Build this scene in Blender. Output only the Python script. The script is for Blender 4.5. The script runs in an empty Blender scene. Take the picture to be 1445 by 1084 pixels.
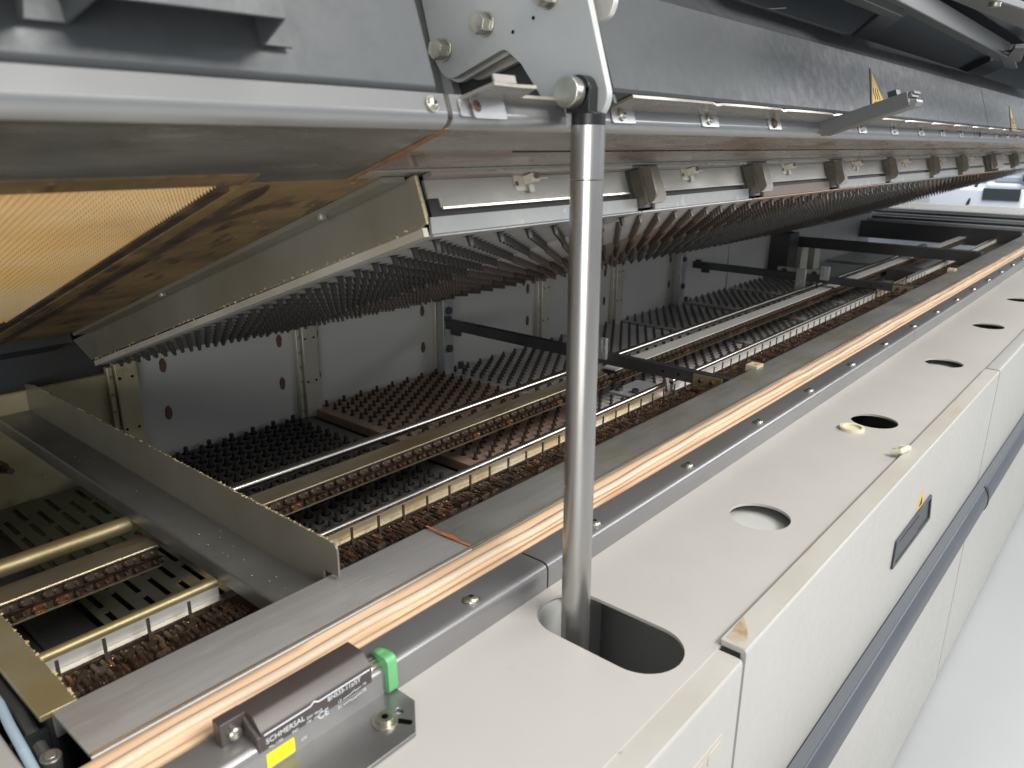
import bpy, math, random
from mathutils import Vector, Matrix
from mathutils.geometry import tessellate_polygon
random.seed(7)
sc = bpy.context.scene
# units: shapes are written in a working unit (camera height above the cabinet top = 1), S metres each
S = 0.32
FL = 2.70                       # floor lies this far below the camera
def W(p): return Vector((p[0] * S, p[1] * S, (p[2] + FL) * S))

# ------------------------------------------------------------------ camera
cd = bpy.data.cameras.new('camera'); cam = bpy.data.objects.new('camera', cd)
sc.collection.objects.link(cam); sc.camera = cam
cd.sensor_fit = 'HORIZONTAL'; cd.sensor_width = 36; cd.lens = 1087 / 1445 * 36
cd.clip_start = 0.01; cd.clip_end = 200
Rr = Vector((0.65071228, -0.75928801, 0.00743357)); Ru = Vector((0.22302975, 0.2004768, 0.9539742)); Rf = Vector((0.72583143, 0.61910482, -0.29979653))
m = Matrix((( Rr.x, Ru.x, -Rf.x, 0), (Rr.y, Ru.y, -Rf.y, 0), (Rr.z, Ru.z, -Rf.z, 0), (0, 0, 0, 1)))
m.translation = W((0, 0, 0)); cam.matrix_world = m
cd.dof.use_dof = True; cd.dof.focus_distance = 2.6 * S; cd.dof.aperture_fstop = 13

# ------------------------------------------------------------------ light
world = bpy.data.worlds.new('World'); sc.world = world; world.use_nodes = True
wb = world.node_tree.nodes['Background']; wb.inputs[0].default_value = (0.86, 0.93, 1.0, 1); wb.inputs[1].default_value = 0.52
def area(name, loc, target, size, sizey, power, col):
    ld = bpy.data.lights.new(name, 'AREA'); ld.shape = 'RECTANGLE'; ld.size = size * S; ld.size_y = sizey * S
    ld.energy = power; ld.color = col
    o = bpy.data.objects.new(name, ld); sc.collection.objects.link(o); o.location = W(loc)
    o.rotation_euler = (W(target) - W(loc)).to_track_quat('-Z', 'Y').to_euler(); return o
area('window_light', (2.6, -6.6, 6.2), (2.6, 1.4, -1.0), 7, 2.4, 140, (1.0, 0.96, 0.90))
area('ceiling_light', (5.0, -1.5, 9.5), (4.5, 1.0, -1.0), 10, 4, 60, (1.0, 0.98, 0.95))
area('side_window', (12.5, -5.0, 3.6), (3.0, 1.0, -.9), 6, 3.0, 45, (0.97, 0.98, 1.0))
area('left_fill', (-4.2, -2.8, -.4), (.9, 1.5, -.2), 4.0, 3.0, 27, (1.0, 0.98, 0.95))  # added fill for the hood underside and bracket plate; no window known here
area('hall_light', (13.5, 1.5, 6.0), (13.5, 2.0, -1.0), 5, 5, 60, (0.95, 0.98, 1.0))
sc.view_settings.view_transform = 'Standard'; sc.view_settings.look = 'None'
sc.view_settings.exposure = 0.0; sc.view_settings.gamma = 1.0
sc.view_settings.use_curve_mapping = False

# ------------------------------------------------------------------ materials
def mat(name, col, rough=0.5, metal=0.0, vary=None, stains=(), bump=0.0, bscale=(60, 60, 60), rvar=0.0, spec=0.5):
    """vary=(col2, scale3, amount, lo, hi); stains=[(col, scale3, lo, hi, amount)]"""
    M = bpy.data.materials.new(name); M.use_nodes = True
    nt = M.node_tree; N = nt.nodes; Lk = nt.links; b = N['Principled BSDF']
    b.inputs['Roughness'].default_value = rough; b.inputs['Metallic'].default_value = metal
    b.inputs['Specular IOR Level'].default_value = spec
    geo = N.new('ShaderNodeNewGeometry')
    def noise(scale, detail=5, off=0):
        mp = N.new('ShaderNodeMapping'); mp.inputs['Scale'].default_value = scale; mp.inputs['Location'].default_value = (off, off * 1.7, off * .3)
        Lk.new(geo.outputs['Position'], mp.inputs['Vector'])
        n = N.new('ShaderNodeTexNoise'); n.inputs['Scale'].default_value = 1; n.inputs['Detail'].default_value = detail; n.inputs['Roughness'].default_value = 0.6
        Lk.new(mp.outputs[0], n.inputs['Vector']); return n.outputs[0]
    rgb = N.new('ShaderNodeRGB'); rgb.outputs[0].default_value = (*col, 1); cur = rgb.outputs[0]
    layers = []
    if vary: layers.append((vary[0], vary[1], vary[3] if len(vary) > 3 else .35, vary[4] if len(vary) > 4 else .65, vary[2]))
    layers += list(stains)
    for i, (c2, scl, lo, hi, amt) in enumerate(layers):
        f = noise(scl, 6, i * 3.1)
        mr = N.new('ShaderNodeMapRange'); mr.inputs['From Min'].default_value = lo; mr.inputs['From Max'].default_value = hi; mr.inputs['To Max'].default_value = amt
        Lk.new(f, mr.inputs['Value'])
        mx = N.new('ShaderNodeMix'); mx.data_type = 'RGBA'
        Lk.new(mr.outputs[0], mx.inputs[0]); Lk.new(cur, mx.inputs[6]); mx.inputs[7].default_value = (*c2, 1); cur = mx.outputs[2]
    Lk.new(cur, b.inputs['Base Color'])
    if rvar:
        f = noise((bscale[0] * .4, bscale[1] * .4, bscale[2] * .4), 4, 9)
        mr = N.new('ShaderNodeMapRange'); mr.inputs['From Min'].default_value = .3; mr.inputs['From Max'].default_value = .7
        mr.inputs['To Min'].default_value = max(0.05, rough - rvar); mr.inputs['To Max'].default_value = min(1, rough + rvar)
        Lk.new(f, mr.inputs['Value']); Lk.new(mr.outputs[0], b.inputs['Roughness'])
    if bump:
        f = noise(bscale, 3, 5); bp = N.new('ShaderNodeBump'); bp.inputs['Strength'].default_value = bump; bp.inputs['Distance'].default_value = 0.0008
        Lk.new(f, bp.inputs['Height']); Lk.new(bp.outputs[0], b.inputs['Normal'])
    return M
RUST = (.19, .075, .03); GRIME = (.06, .05, .035); BROWN = (.16, .09, .035)
m_cream = mat('cream_paint', (.445, .43, .405), .42, vary=((.395, .38, .35), (5, 5, 5), .6), stains=[((.33, .29, .22), (45, 45, 45), .66, .80, .4), ((.14, .12, .10), (260, 70, 90), .72, .76, .6)], bump=.04, bscale=(400, 400, 400), rvar=.08)
m_creamedge = mat('cream_paint_worn', (.44, .427, .395), .42, vary=((.38, .36, .315), (9, 9, 9), .8), stains=[((.42, .26, .10), (7, 40, 40), .62, .72, .6), ((.16, .14, .11), (140, 140, 140), .68, .76, .6)], bump=.08, bscale=(300, 300, 300))
m_door = mat('white_door_paint', (.385, .38, .365), .36, vary=((.345, .34, .32), (3, 3, 5), .6), stains=[((.40, .36, .29), (40, 40, 25), .72, .84, .3)], bump=.03, bscale=(300, 300, 300), rvar=.06)
m_steel = mat('brushed_steel_cover', (.43, .427, .425), .42, .35, vary=((.305, .30, .297), (3, 60, 60), .7), stains=[((.62, .61, .60), (30, 300, 80), .58, .72, .35), ((.22, .20, .16), (8, 12, 8), .55, .72, .5), ((.2, .1, .04), (25, 30, 25), .70, .78, .35)], bump=.12, bscale=(25, 900, 300), rvar=.1)
m_stub = mat('oxidised_steel_cover', (.27, .268, .26), .45, .35, vary=((.17, .168, .155), (7, 12, 10), .8), stains=[((.20, .185, .11), (10, 14, 10), .55, .68, .6), ((.25, .11, .045), (22, 26, 22), .68, .76, .55)], bump=.08, bscale=(30, 700, 300), rvar=.1)
m_strip = mat('grey_edge_strip', (.27, .267, .272), .33, .6, vary=((.22, .218, .222), (4, 9, 9), .7), stains=[((.26, .25, .24), (60, 60, 60), .68, .80, .25)], rvar=.05, bscale=(30, 30, 30))
m_gasket = mat('silicone_gasket', (.55, .385, .25), .6, vary=((.72, .50, .33), (3, 50, 50), .8), stains=[((.55, .22, .08), (5, 110, 60), .60, .70, .6)], bump=.1, bscale=(20, 300, 300))
m_gasket2 = mat('pale_gasket', (.58, .44, .31), .55, vary=((.64, .54, .42), (4, 90, 60), .8), bump=.08, bscale=(20, 300, 300))
m_tube = mat('ground_steel_tube', (.43, .42, .41), .31, .9, vary=((.34, .33, .32), (60, 60, 6), .5), stains=[((.25, .2, .15), (50, 50, 20), .66, .76, .35)], bump=.05, bscale=(200, 200, 20), rvar=.06)
m_rod = mat('polished_rod', (.62, .60, .57), .22, 1., vary=((.38, .34, .28), (9, 20, 20), .6), stains=[((.26, .12, .06), (60, 30, 30), .68, .74, .6)])
m_rodbrass = mat('flux_stained_rod', (.40, .35, .22), .48, .7, vary=((.28, .22, .10), (14, 20, 20), .8), bump=.3, bscale=(150, 150, 150))
m_black = mat('black_oxide', (.018, .019, .022), .32, .3)
m_bracket = mat('zinc_grey_bracket', (.44, .455, .455), .48, .25, vary=((.38, .39, .39), (12, 12, 12), .7), stains=[((.2, .2, .19), (120, 120, 40), .74, .8, .4)], bump=.05, bscale=(300, 300, 300))
m_bracketedge = mat('bare_bracket_edge', (.66, .64, .60), .38, .5)
m_zinc = mat('zinc_bolt', (.50, .49, .43), .3, .9, vary=((.33, .32, .27), (90, 90, 90), .8), bump=.2, bscale=(300, 300, 300))
m_lidpanel = mat('dull_grey_hood_panel', (.066, .072, .077), .50, .25, vary=((.055, .060, .064), (1.5, 2, 2), .8), stains=[((.13, .14, .145), (45, 30, 40), .66, .8, .2), ((.12, .125, .13), (240, 240, 60), .72, .8, .3)], bump=.05, bscale=(250, 250, 250), rvar=.09)
m_lidlip = mat('hood_lip_steel', (.36, .365, .37), .30, .75, vary=((.29, .29, .295), (8, 50, 50), .6), bump=.04, bscale=(30, 300, 300))
m_lipflat = mat('dull_lip_flange', (.15, .154, .158), .5, .25, vary=((.12, .123, .127), (6, 30, 30), .7))
m_under = mat('stained_hood_underside', (.44, .405, .355), .30, .6, vary=((.30, .285, .26), (4, 28, 28), .9), stains=[((.24, .095, .05), (3.2, 22, 22), .53, .68, .85), ((.20, .185, .15), (9, 45, 45), .57, .72, .6)], bump=.06, bscale=(30, 200, 200), rvar=.1)
m_under1 = mat('smoke_reflection_underside', (.42, .41, .385), .24, .75, vary=((.20, .19, .17), (5, 26, 26), .9), stains=[((.10, .09, .075), (7, 15, 15), .53, .66, .75), ((.22, .16, .06), (5, 16, 16), .60, .72, .5), ((.60, .58, .53), (14, 60, 60), .62, .72, .6)], bump=.05, bscale=(20, 100, 100), rvar=.08)  # smoke stains, plus blotches that paint blurred reflections into the colour
m_flux = mat('flux_browned_steel', (.25, .165, .075), .45, .25, vary=((.10, .07, .035), (9, 22, 22), .9), stains=[((.045, .030, .022), (60, 14, 60), .54, .64, .8), ((.50, .40, .24), (160, 120, 120), .66, .70, .8)], bump=.5, bscale=(120, 120, 120))
m_fluxdark = mat('burnt_flux_strip', (.035, .025, .020), .5, .2, vary=((.14, .09, .05), (50, 20, 50), .8, .45, .7), stains=[((.45, .36, .2), (200, 200, 200), .68, .72, .8)], bump=.8, bscale=(140, 140, 140))
m_edgeyel = mat('olive_flux_stained_steel', (.33, .31, .225), .38, .55, vary=((.27, .22, .095), (7, 9, 9), .9), stains=[((.33, .24, .07), (20, 20, 20), .56, .68, .6)], bump=.12, bscale=(120, 120, 120), rvar=.1)
m_crumb = mat('flux_crumb_edge', (.52, .44, .25), .6, 0, vary=((.3, .22, .08), (300, 300, 300), .8), bump=.8, bscale=(300, 300, 300))
m_sheet = mat('cross_member_sheet', (.27, .275, .27), .36, .65, vary=((.19, .19, .18), (6, 9, 9), .8), stains=[((.38, .30, .16), (24, 24, 24), .66, .74, .5), ((.5, .47, .4), (300, 300, 300), .73, .76, .6)], bump=.06, bscale=(150, 150, 150), rvar=.08)
m_flange = mat('olive_divider_plate', (.255, .243, .205), .36, .5, vary=((.19, .175, .125), (6, 7, 7), .8), bump=.04, bscale=(100, 100, 100), rvar=.07)
m_alu = mat('stained_aluminium', (.31, .295, .27), .42, .45, vary=((.21, .195, .172), (8, 22, 22), .8), stains=[((.25, .13, .07), (28, 45, 45), .66, .76, .5)], bump=.05, bscale=(60, 200, 200), rvar=.08)
m_galv = mat('galvanised_tray', (.33, .335, .33), .45, .45, vary=((.30, .31, .31), (70, 90, 90), .8), stains=[((.62, .63, .62), (110, 60, 60), .62, .7, .6)], bump=.06, bscale=(200, 200, 200), rvar=.1)
m_soot = mat('light_soot', (.22, .20, .17), .6, vary=((.36, .345, .315), (90, 90, 90), 1.))
m_soot2 = mat('soot', (.06, .052, .045), .7, vary=((.2, .18, .15), (140, 140, 140), .9))
m_gap = mat('dark_gap', (.012, .012, .013), .6)
m_spacer = mat('brown_grey_spacer', (.145, .132, .108), .40, .45, vary=((.095, .083, .066), (40, 40, 40), .7))
m_spacer2 = mat('copper_brown_spacer', (.20, .16, .135), .4, .5)
m_nozA = mat('dark_nozzle_plate', (.085, .083, .082), .45, .4, vary=((.12, .113, .107), (20, 20, 20), .7))
m_nozApin = mat('dark_nozzle', (.030, .027, .025), .5, .2)
m_nozB = mat('brown_nozzle_plate', (.40, .285, .225), .5, .35, vary=((.30, .21, .16), (12, 12, 12), .8), bump=.1)
m_nozBpin = mat('brown_nozzle', (.055, .042, .033), .42, .4)
m_nozC = mat('grey_nozzle_plate', (.55, .54, .55), .45, .2, vary=((.45, .44, .45), (15, 15, 15), .8), bump=.1)
m_nozCpin = mat('brown_grey_nozzle', (.085, .066, .055), .42, .4)
m_nozD = mat('zinc_nozzle_plate', (.38, .385, .38), .42, .3, vary=((.28, .28, .28), (15, 15, 15), .8))
m_nozDpin = mat('zinc_nozzle', (.12, .115, .105), .4, .6)
m_hole = mat('painted_hole_dark', (.004, .004, .005), .9, 0, spec=0.0)  # flat black put in for the darkness inside holes
m_wall = mat('chamber_wall_steel', (.50, .50, .475), .42, .15, vary=((.43, .43, .405), (3, 3, 4), .8), stains=[((.15, .13, .11), (50, 50, 50), .73, .8, .5)], bump=.04, bscale=(100, 100, 100), rvar=.08)
m_wallyel = mat('flux_yellowed_wall', (.46, .42, .28), .42, .2, vary=((.34, .28, .14), (6, 6, 6), .9), stains=[((.13, .065, .03), (11, 11, 15), .55, .66, .85)], bump=.15, bscale=(100, 100, 100), rvar=.1)
m_post = mat('chamber_post', (.50, .48, .42), .38, .3, vary=((.36, .34, .28), (12, 12, 5), .8))
m_rusty = mat('rusted_boss', (.09, .06, .045), .6, .2, vary=((.15, .065, .04), (80, 80, 80), .8), bump=.4, bscale=(200, 200, 200))
m_chain = mat('oily_brown_chain', (.125, .085, .063), .30, .75, vary=((.05, .033, .027), (90, 90, 90), .8), stains=[((.42, .24, .13), (140, 140, 140), .60, .68, .7)], bump=.2, bscale=(300, 300, 300))
m_chainpin = mat('bright_chain_pin', (.42, .35, .27), .28, .9, vary=((.22, .13, .08), (100, 100, 100), .7))
m_chainlink = mat('grey_chain_link', (.22, .185, .15), .32, .7, vary=((.14, .10, .075), (150, 150, 150), .8))
m_copper = mat('copper_roller', (.50, .25, .14), .3, .8, vary=((.2, .09, .05), (120, 120, 120), .8))
m_rustbed = mat('rusty_chain_bed', (.075, .045, .030), .5, .3, vary=((.035, .023, .017), (60, 60, 60), .8), stains=[((.20, .11, .06), (50, 80, 80), .6, .72, .7)], bump=.5, bscale=(200, 200, 200))
m_railband = mat('amber_stained_rail', (.50, .45, .34), .36, .6, vary=((.38, .28, .14), (9, 30, 30), .9, .4, .6), stains=[((.25, .12, .05), (60, 60, 60), .66, .74, .6)], bump=.15, bscale=(150, 150, 150))
m_railgrey = mat('pale_rail', (.48, .48, .47), .48, .25, vary=((.42, .42, .40), (10, 30, 30), .8))
m_raily = mat('yellowed_rail_sheet', (.42, .38, .28), .32, .75, vary=((.22, .15, .08), (4, 18, 18), .9), stains=[((.16, .08, .04), (9, 40, 40), .56, .68, .8)], bump=.05)
m_bright = mat('bright_metal_edge', (.80, .76, .66), .25, .9)
m_beam = mat('dark_steel_beam', (.10, .105, .11), .35, .7, vary=((.06, .063, .068), (9, 12, 12), .8), stains=[((.3, .3, .28), (120, 120, 120), .72, .76, .4)], bump=.06)
m_beamblack = mat('black_steel_beam', (.050, .054, .060), .42, .4, vary=((.05, .045, .04), (9, 12, 9), .8))
m_slot = mat('olive_slotted_plate', (.17, .17, .125), .45, .45, vary=((.11, .11, .085), (9, 9, 9), .8), stains=[((.34, .25, .09), (20, 12, 20), .62, .72, .7)], bump=.1)
m_void = mat('recess_shade', (.012, .014, .016), .7)  # near-black colour stands in for deep shade in recesses and below slots
m_inner = mat('cabinet_inside', (.55, .56, .54), .55, .1, vary=((.48, .49, .48), (6, 6, 6), .7))
m_mesh = mat('amber_mesh_sheet', (.86, .55, .21), .35, .35, vary=((.90, .78, .56), (2.2, 3.2, 2.2), .9, .45, .7), stains=[((.42, .22, .07), (3, 4, 3), .55, .75, .6)])
m_rail = mat('charcoal_bumper', (.052, .058, .072), .38, .1, vary=((.07, .077, .092), (5, 12, 12), .7), stains=[((.16, .17, .18), (160, 160, 160), .74, .78, .4)])
m_railtop = mat('charcoal_bumper_top', (.09, .10, .112), .5)
m_handle = mat('handle_black_plastic', (.035, .038, .045), .4)
m_switch = mat('dark_brown_switch', (.050, .040, .038), .38, vary=((.065, .053, .050), (30, 30, 30), .6), stains=[((.25, .22, .18), (130, 130, 130), .72, .76, .3)], bump=.04)
m_print = mat('silver_print', (.62, .66, .70), .5)
m_yellow = mat('yellow_sticker', (.86, .74, .03), .45, vary=((.75, .62, .02), (50, 50, 50), .6))
m_green = mat('green_cable_tag', (.10, .33, .13), .35, vary=((.13, .40, .17), (30, 30, 30), .7))
m_plate = mat('grey_mounting_plate', (.26, .26, .255), .36, .7, vary=((.19, .19, .19), (12, 12, 12), .8), stains=[((.12, .10, .07), (70, 70, 70), .68, .75, .5)], rvar=.1)
m_warn = mat('warning_yellow', (.62, .38, .035), .5, vary=((.5, .3, .03), (60, 60, 60), .6))
m_ink = mat('warning_black', (.015, .013, .010), .5)
m_floor = mat('pale_floor', (.34, .35, .355), .32, vary=((.30, .31, .315), (1.5, 1.5, 1.5), .8))
m_white = mat('white_plastic', (.72, .75, .82), .4)
m_whitewall = mat('room_wall_paint', (.72, .74, .78), .7)
m_screen = mat('dark_screen', (.035, .045, .05), .3)
m_hoodin = mat('hood_inside', (.040, .047, .053), .5, .3, vary=((.06, .068, .075), (4, 4, 4), .8))
m_hoodsheet = mat('hood_sheet_grey', (.115, .13, .14), .45, .3, vary=((.085, .098, .108), (4, 4, 4), .8))
m_hoodframe = mat('hood_frame_grey', (.12, .125, .125), .45, .2, vary=((.09, .095, .095), (6, 6, 6), .7))
m_hooddark = mat('hood_frame_dark', (.075, .085, .092), .45, .3)
m_cable = mat('pale_cable', (.45, .48, .5), .4)
m_blue = mat('pale_blue_hose', (.36, .47, .58), .4)
m_cap = mat('ivory_plug', (.66, .61, .45), .4)
m_pale = mat('pale_yellow_block', (.58, .49, .33), .45, vary=((.45, .36, .2), (90, 90, 90), .7))

# ------------------------------------------------------------------ helpers
TH = math.radians(19)
def L(x, s, n):                 # hood frame: s from the hinge to the lip, n away from the underside
    return Vector((x, 3.3 - s * math.cos(TH) + n * math.sin(TH), -.8 + s * math.sin(TH) + n * math.cos(TH)))
def I(x, y, z): return Vector((x, y, z))
def outline(pts, t):            # open polyline thickened to a closed outline (t to the left side)
    n = len(pts); off = []
    for i in range(n):
        a = Vector(pts[max(i - 1, 0)]); b = Vector(pts[i]); c = Vector(pts[min(i + 1, n - 1)])
        d1 = (b - a) if i else (c - b); d2 = (c - b) if i < n - 1 else (b - a)
        d1.normalize(); d2.normalize(); n1 = Vector((-d1.y, d1.x)); n2 = Vector((-d2.y, d2.x)); k = n1 + n2
        if k.length < 1e-6: k = n1
        k = k * (1 / max(.35, k.dot(n1))); off.append(tuple(b + k * t))
    return [tuple(p) for p in pts] + off[::-1]
def arc_round(pts, radii, seg=4, closed=True):
    out = []; n = len(pts)
    for i in range(n):
        r = radii[i] if isinstance(radii, (list, tuple)) else radii
        if r <= 0 or (not closed and i in (0, n - 1)): out.append(tuple(pts[i])); continue
        p = Vector(pts[i]); a = Vector(pts[i - 1]) - p; b = Vector(pts[(i + 1) % n]) - p
        r2 = min(r, a.length * .48, b.length * .48); p1 = p + a.normalized() * r2; p2 = p + b.normalized() * r2
        for k in range(seg + 1):
            t = k / seg; out.append(tuple((1 - t) ** 2 * p1 + 2 * t * (1 - t) * p + t * t * p2))
    return out
class MB:
    def __init__(s): s.v = []; s.f = []; s.m = []
    def add(s, vs, fs, mi=0):
        o = len(s.v); s.v += [Vector(v) for v in vs]; s.f += [tuple(i + o for i in f) for f in fs]; s.m += [mi] * len(fs); return s
    def box(s, a, b, fn=I, mi=0):
        x0, x1 = sorted((a[0], b[0])); y0, y1 = sorted((a[1], b[1])); z0, z1 = sorted((a[2], b[2]))
        vs = [fn(x, y, z) for z in (z0, z1) for x, y in ((x0, y0), (x1, y0), (x1, y1), (x0, y1))]
        return s.add(vs, [(3, 2, 1, 0), (4, 5, 6, 7), (0, 1, 5, 4), (1, 2, 6, 5), (2, 3, 7, 6), (3, 0, 4, 7)], mi)
    def prism(s, prof, x0, x1, fn=I, mi=0):          # profile (b,c) swept along x
        n = len(prof); vs = [fn(x0, *p) for p in prof] + [fn(x1, *p) for p in prof]
        fs = [(i, (i + 1) % n, n + (i + 1) % n, n + i) for i in range(n)]
        tr = tessellate_polygon([[Vector((p[0], p[1], 0)) for p in prof]])
        return s.add(vs, fs + [tuple(t) for t in tr] + [tuple(i + n for i in t[::-1]) for t in tr], mi)
    def plate(s, outer, holes, c0, c1, fn, mi=0):    # outline (a,b) with holes, swept in c: fn(a,b,c)
        loops = [outer] + list(holes); flat = [p for l in loops for p in l]
        tr = tessellate_polygon([[Vector((p[0], p[1], 0)) for p in l] for l in loops]); n = len(flat)
        fs = [tuple(t) for t in tr] + [tuple(i + n for i in t[::-1]) for t in tr]; o = 0
        for l in loops:
            k = len(l); fs += [(o + i, o + (i + 1) % k, n + o + (i + 1) % k, n + o + i) for i in range(k)]; o += k
        return s.add([fn(p[0], p[1], c0) for p in flat] + [fn(p[0], p[1], c1) for p in flat], fs, mi)
    def cyl(s, p0, p1, r, n=12, r2=None, mi=0, a0=0.0):
        p0 = Vector(p0); p1 = Vector(p1); d = (p1 - p0).normalized(); r2 = r if r2 is None else r2
        u = d.orthogonal().normalized()
        if abs(d.z) < .99: u = d.cross(Vector((0, 0, 1))).normalized()
        w = d.cross(u); vs = []
        for p, q in ((p0, r), (p1, r2)):
            for i in range(n):
                a = 2 * math.pi * i / n + a0; vs.append(p + u * math.cos(a) * q + w * math.sin(a) * q)
        return s.add(vs, [(i, (i + 1) % n, n + (i + 1) % n, n + i) for i in range(n)] + [tuple(range(n))[::-1], tuple(range(n, 2 * n))], mi)
    def tube(s, pts, r, n=8, mi=0):
        for a, b in zip(pts, pts[1:]): s.cyl(a, b, r, n, mi=mi)
        for p in pts[1:-1]: s.dome(p, Vector((0, 0, 1)), r, r, 8, 4, mi, True)
        return s
    def dome(s, c, up, r, h, n=14, k=4, mi=0, full=False):
        c = Vector(c); up = Vector(up).normalized(); u = up.orthogonal().normalized(); w = up.cross(u); vs = []; fs = []
        lo = -k if full else 0
        rings = range(lo, k + 1)
        for j in rings:
            t = j / k * math.pi / 2
            for i in range(n):
                a = 2 * math.pi * i / n; vs.append(c + (u * math.cos(a) + w * math.sin(a)) * r * max(math.cos(t), .02) + up * h * math.sin(t))
        for j in range(len(list(rings)) - 1):
            fs += [(j * n + i, j * n + (i + 1) % n, (j + 1) * n + (i + 1) % n, (j + 1) * n + i) for i in range(n)]
        fs.append(tuple(range(len(vs) - n, len(vs)))); fs.append(tuple(range(n))[::-1])
        return s.add(vs, fs, mi)
    def build(s, name, mt, parent=None, base=None, bevel=0, angle=35, label=None, stuff=False, recalc=True):
        import bmesh
        if parent is not None: base = parent['_b']; base = Vector(base)
        else: base = Vector(base if base is not None else s.v[0])
        me = bpy.data.meshes.new(name); me.from_pydata([(v - base) * S for v in s.v], [], s.f)
        mats = mt if isinstance(mt, (list, tuple)) else [mt]
        for q in mats: me.materials.append(q)
        me.polygons.foreach_set('material_index', s.m)
        if recalc:
            bm = bmesh.new(); bm.from_mesh(me); bmesh.ops.recalc_face_normals(bm, faces=bm.faces[:]); bm.to_mesh(me); bm.free()
        me.polygons.foreach_set('use_smooth', [True] * len(me.polygons)); me.set_sharp_from_angle(angle=math.radians(angle))
        o = bpy.data.objects.new(name, me); sc.collection.objects.link(o)
        if parent is not None: o.parent = parent; o['_b'] = tuple(base)
        else: o.location = W(base); o['_b'] = tuple(base)
        if bevel:
            bv = o.modifiers.new('bevel', 'BEVEL'); bv.width = bevel * S; bv.segments = 2; bv.limit_method = 'ANGLE'; bv.angle_limit = math.radians(40); bv.harden_normals = False
        if label: o['label'] = label
        if stuff: o['kind'] = 'stuff'
        return o
def thing(name, label, cat, base, group=None):
    o = bpy.data.objects.new(name, None); sc.collection.objects.link(o); o.location = W(base); o['_b'] = tuple(base)
    o.empty_display_size = .02; o['label'] = label; o['category'] = cat
    if group: o['group'] = group
    return o
def tag(o, label, cat, group=None):
    o['label'] = label; o['category'] = cat
    if group: o['group'] = group
    return o
def dup(o, d, parent=None, label=None):
    c = o.copy(); sc.collection.objects.link(c)
    if parent is not None: c.parent = parent
    else: c.location = o.location + Vector(d) * S
    for ch in o.children: dup(ch, (0, 0, 0), c)
    if label: c['label'] = label
    return c
def struct(o): o['kind'] = 'structure'; return o
def circ(cx, cy, r, n=40): return [(cx + r * math.cos(2 * math.pi * i / n), cy + r * math.sin(2 * math.pi * i / n)) for i in range(n)]
def xy(a, b, c): return Vector((a, b, c))
def yz(a, b, c): return Vector((c, a, b))       # plate in the y-z plane
def xz(a, b, c): return Vector((a, c, b))
XE = 11.2                                        # far end of the machine

# ================================================================== SETTING
fb = MB(); fb.add([(-60, -60, -2.70), (120, -60, -2.70), (120, 120, -2.70), (-60, 120, -2.70)], [(0, 1, 2, 3)])
struct(fb.build('floor', m_floor, base=(0, 0, -2.70)))

# ================================================================== CABINET
cab = thing('oven_cabinet', 'long cream machine cabinet with round holes in its top and white doors below', 'machine cabinet', (1, .75, -2.7))
slot = []
for i in range(17): a = math.pi * i / 16; slot.append((1.218 + .086 * math.cos(a), .848 + .086 * math.sin(a)))
for i in range(17): a = math.pi + math.pi * i / 16; slot.append((1.218 + .086 * math.cos(a), .676 + .086 * math.sin(a)))
hx = [1.945, 2.985, 4.07, 5.125, 6.19, 7.25, 8.3]
hol = [slot] + [circ(x, .738, .083) for x in hx]
MB().plate([(-.6, .556), (XE, .556), (XE, .962), (-.6, .962)], hol, -1.008, -1.0, xy).build('top_panel', m_cream, cab)
b = MB()                                          # housings seen through the openings
b.box((-.6, .962, -2.6), (XE, .975, -1.012)); b.box((-.6, .53, -1.9), (XE, .975, -1.9 + .01))
for x in [1.02] + [h - .45 for h in hx]: b.box((x, .53, -1.9), (x + .01, .962, -1.012))
for i, x in enumerate(hx):
    if i % 2 == 0: b.box((x - .2, .62, -1.045), (x + .2, .955, -1.035)); b.box((x + .19, .62, -1.3), (x + .2, .955, -1.0345))
    else: b.box((x - .2, .62, -1.30), (x - .01, .955, -1.08))
b.box((1.03, .93, -1.5), (1.45, .955, -1.015)); b.prism([(.93, -1.30), (.60, -1.44), (.60, -1.45), (.93, -1.31)], 1.0, 1.22); b.box((1.0, .62, -1.62), (1.5, .95, -1.60))
b.build('inner_housing', m_inner, cab)
# doors (front face y = .50)
def door(x0, x1, zt, zb, name='door'):
    pr = arc_round(outline([(.556, zt), (.50, zt), (.50, zb), (.53, zb)], .012), [0, .012, .01, 0, 0, 0, 0, 0], 4)
    return MB().prism(pr, x0, x1)
d1 = door(-.6, 1.318, -1.003, -1.62).build('door', m_door, cab, label='nearest upper door with a worn sticker')
d2b = door(1.331, 4.04, -.987, -1.62); d2 = d2b.build('door', [m_door], cab, label='long upper door with a recessed handle')
MB().prism(outline([(.558, -.9865), (.5035, -.9865)], .0015), 1.333, 4.038).build('worn_top_edge', m_creamedge, d2)
MB().prism(outline([(.558, -1.0025), (.5035, -1.0025)], .0015), -.6, 1.316).build('worn_top_edge', m_creamedge, d1)
d3 = door(4.055, 6.75, -.987, -1.62).build('door', m_door, cab)
door(6.765, XE, -.987, -1.62).build('door', m_door, cab)
door(-.6, 1.318, -1.632, -2.66).build('door', m_door, cab); door(1.331, 4.01, -1.632, -2.66).build('door', m_door, cab)
door(4.024, 6.75, -1.632, -2.66).build('door', m_door, cab); door(6.765, XE, -1.632, -2.66).build('door', m_door, cab)
MB().box((-.6, .535, -2.68), (XE, .55, -1.62)).build('frame', m_inner, cab)
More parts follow.
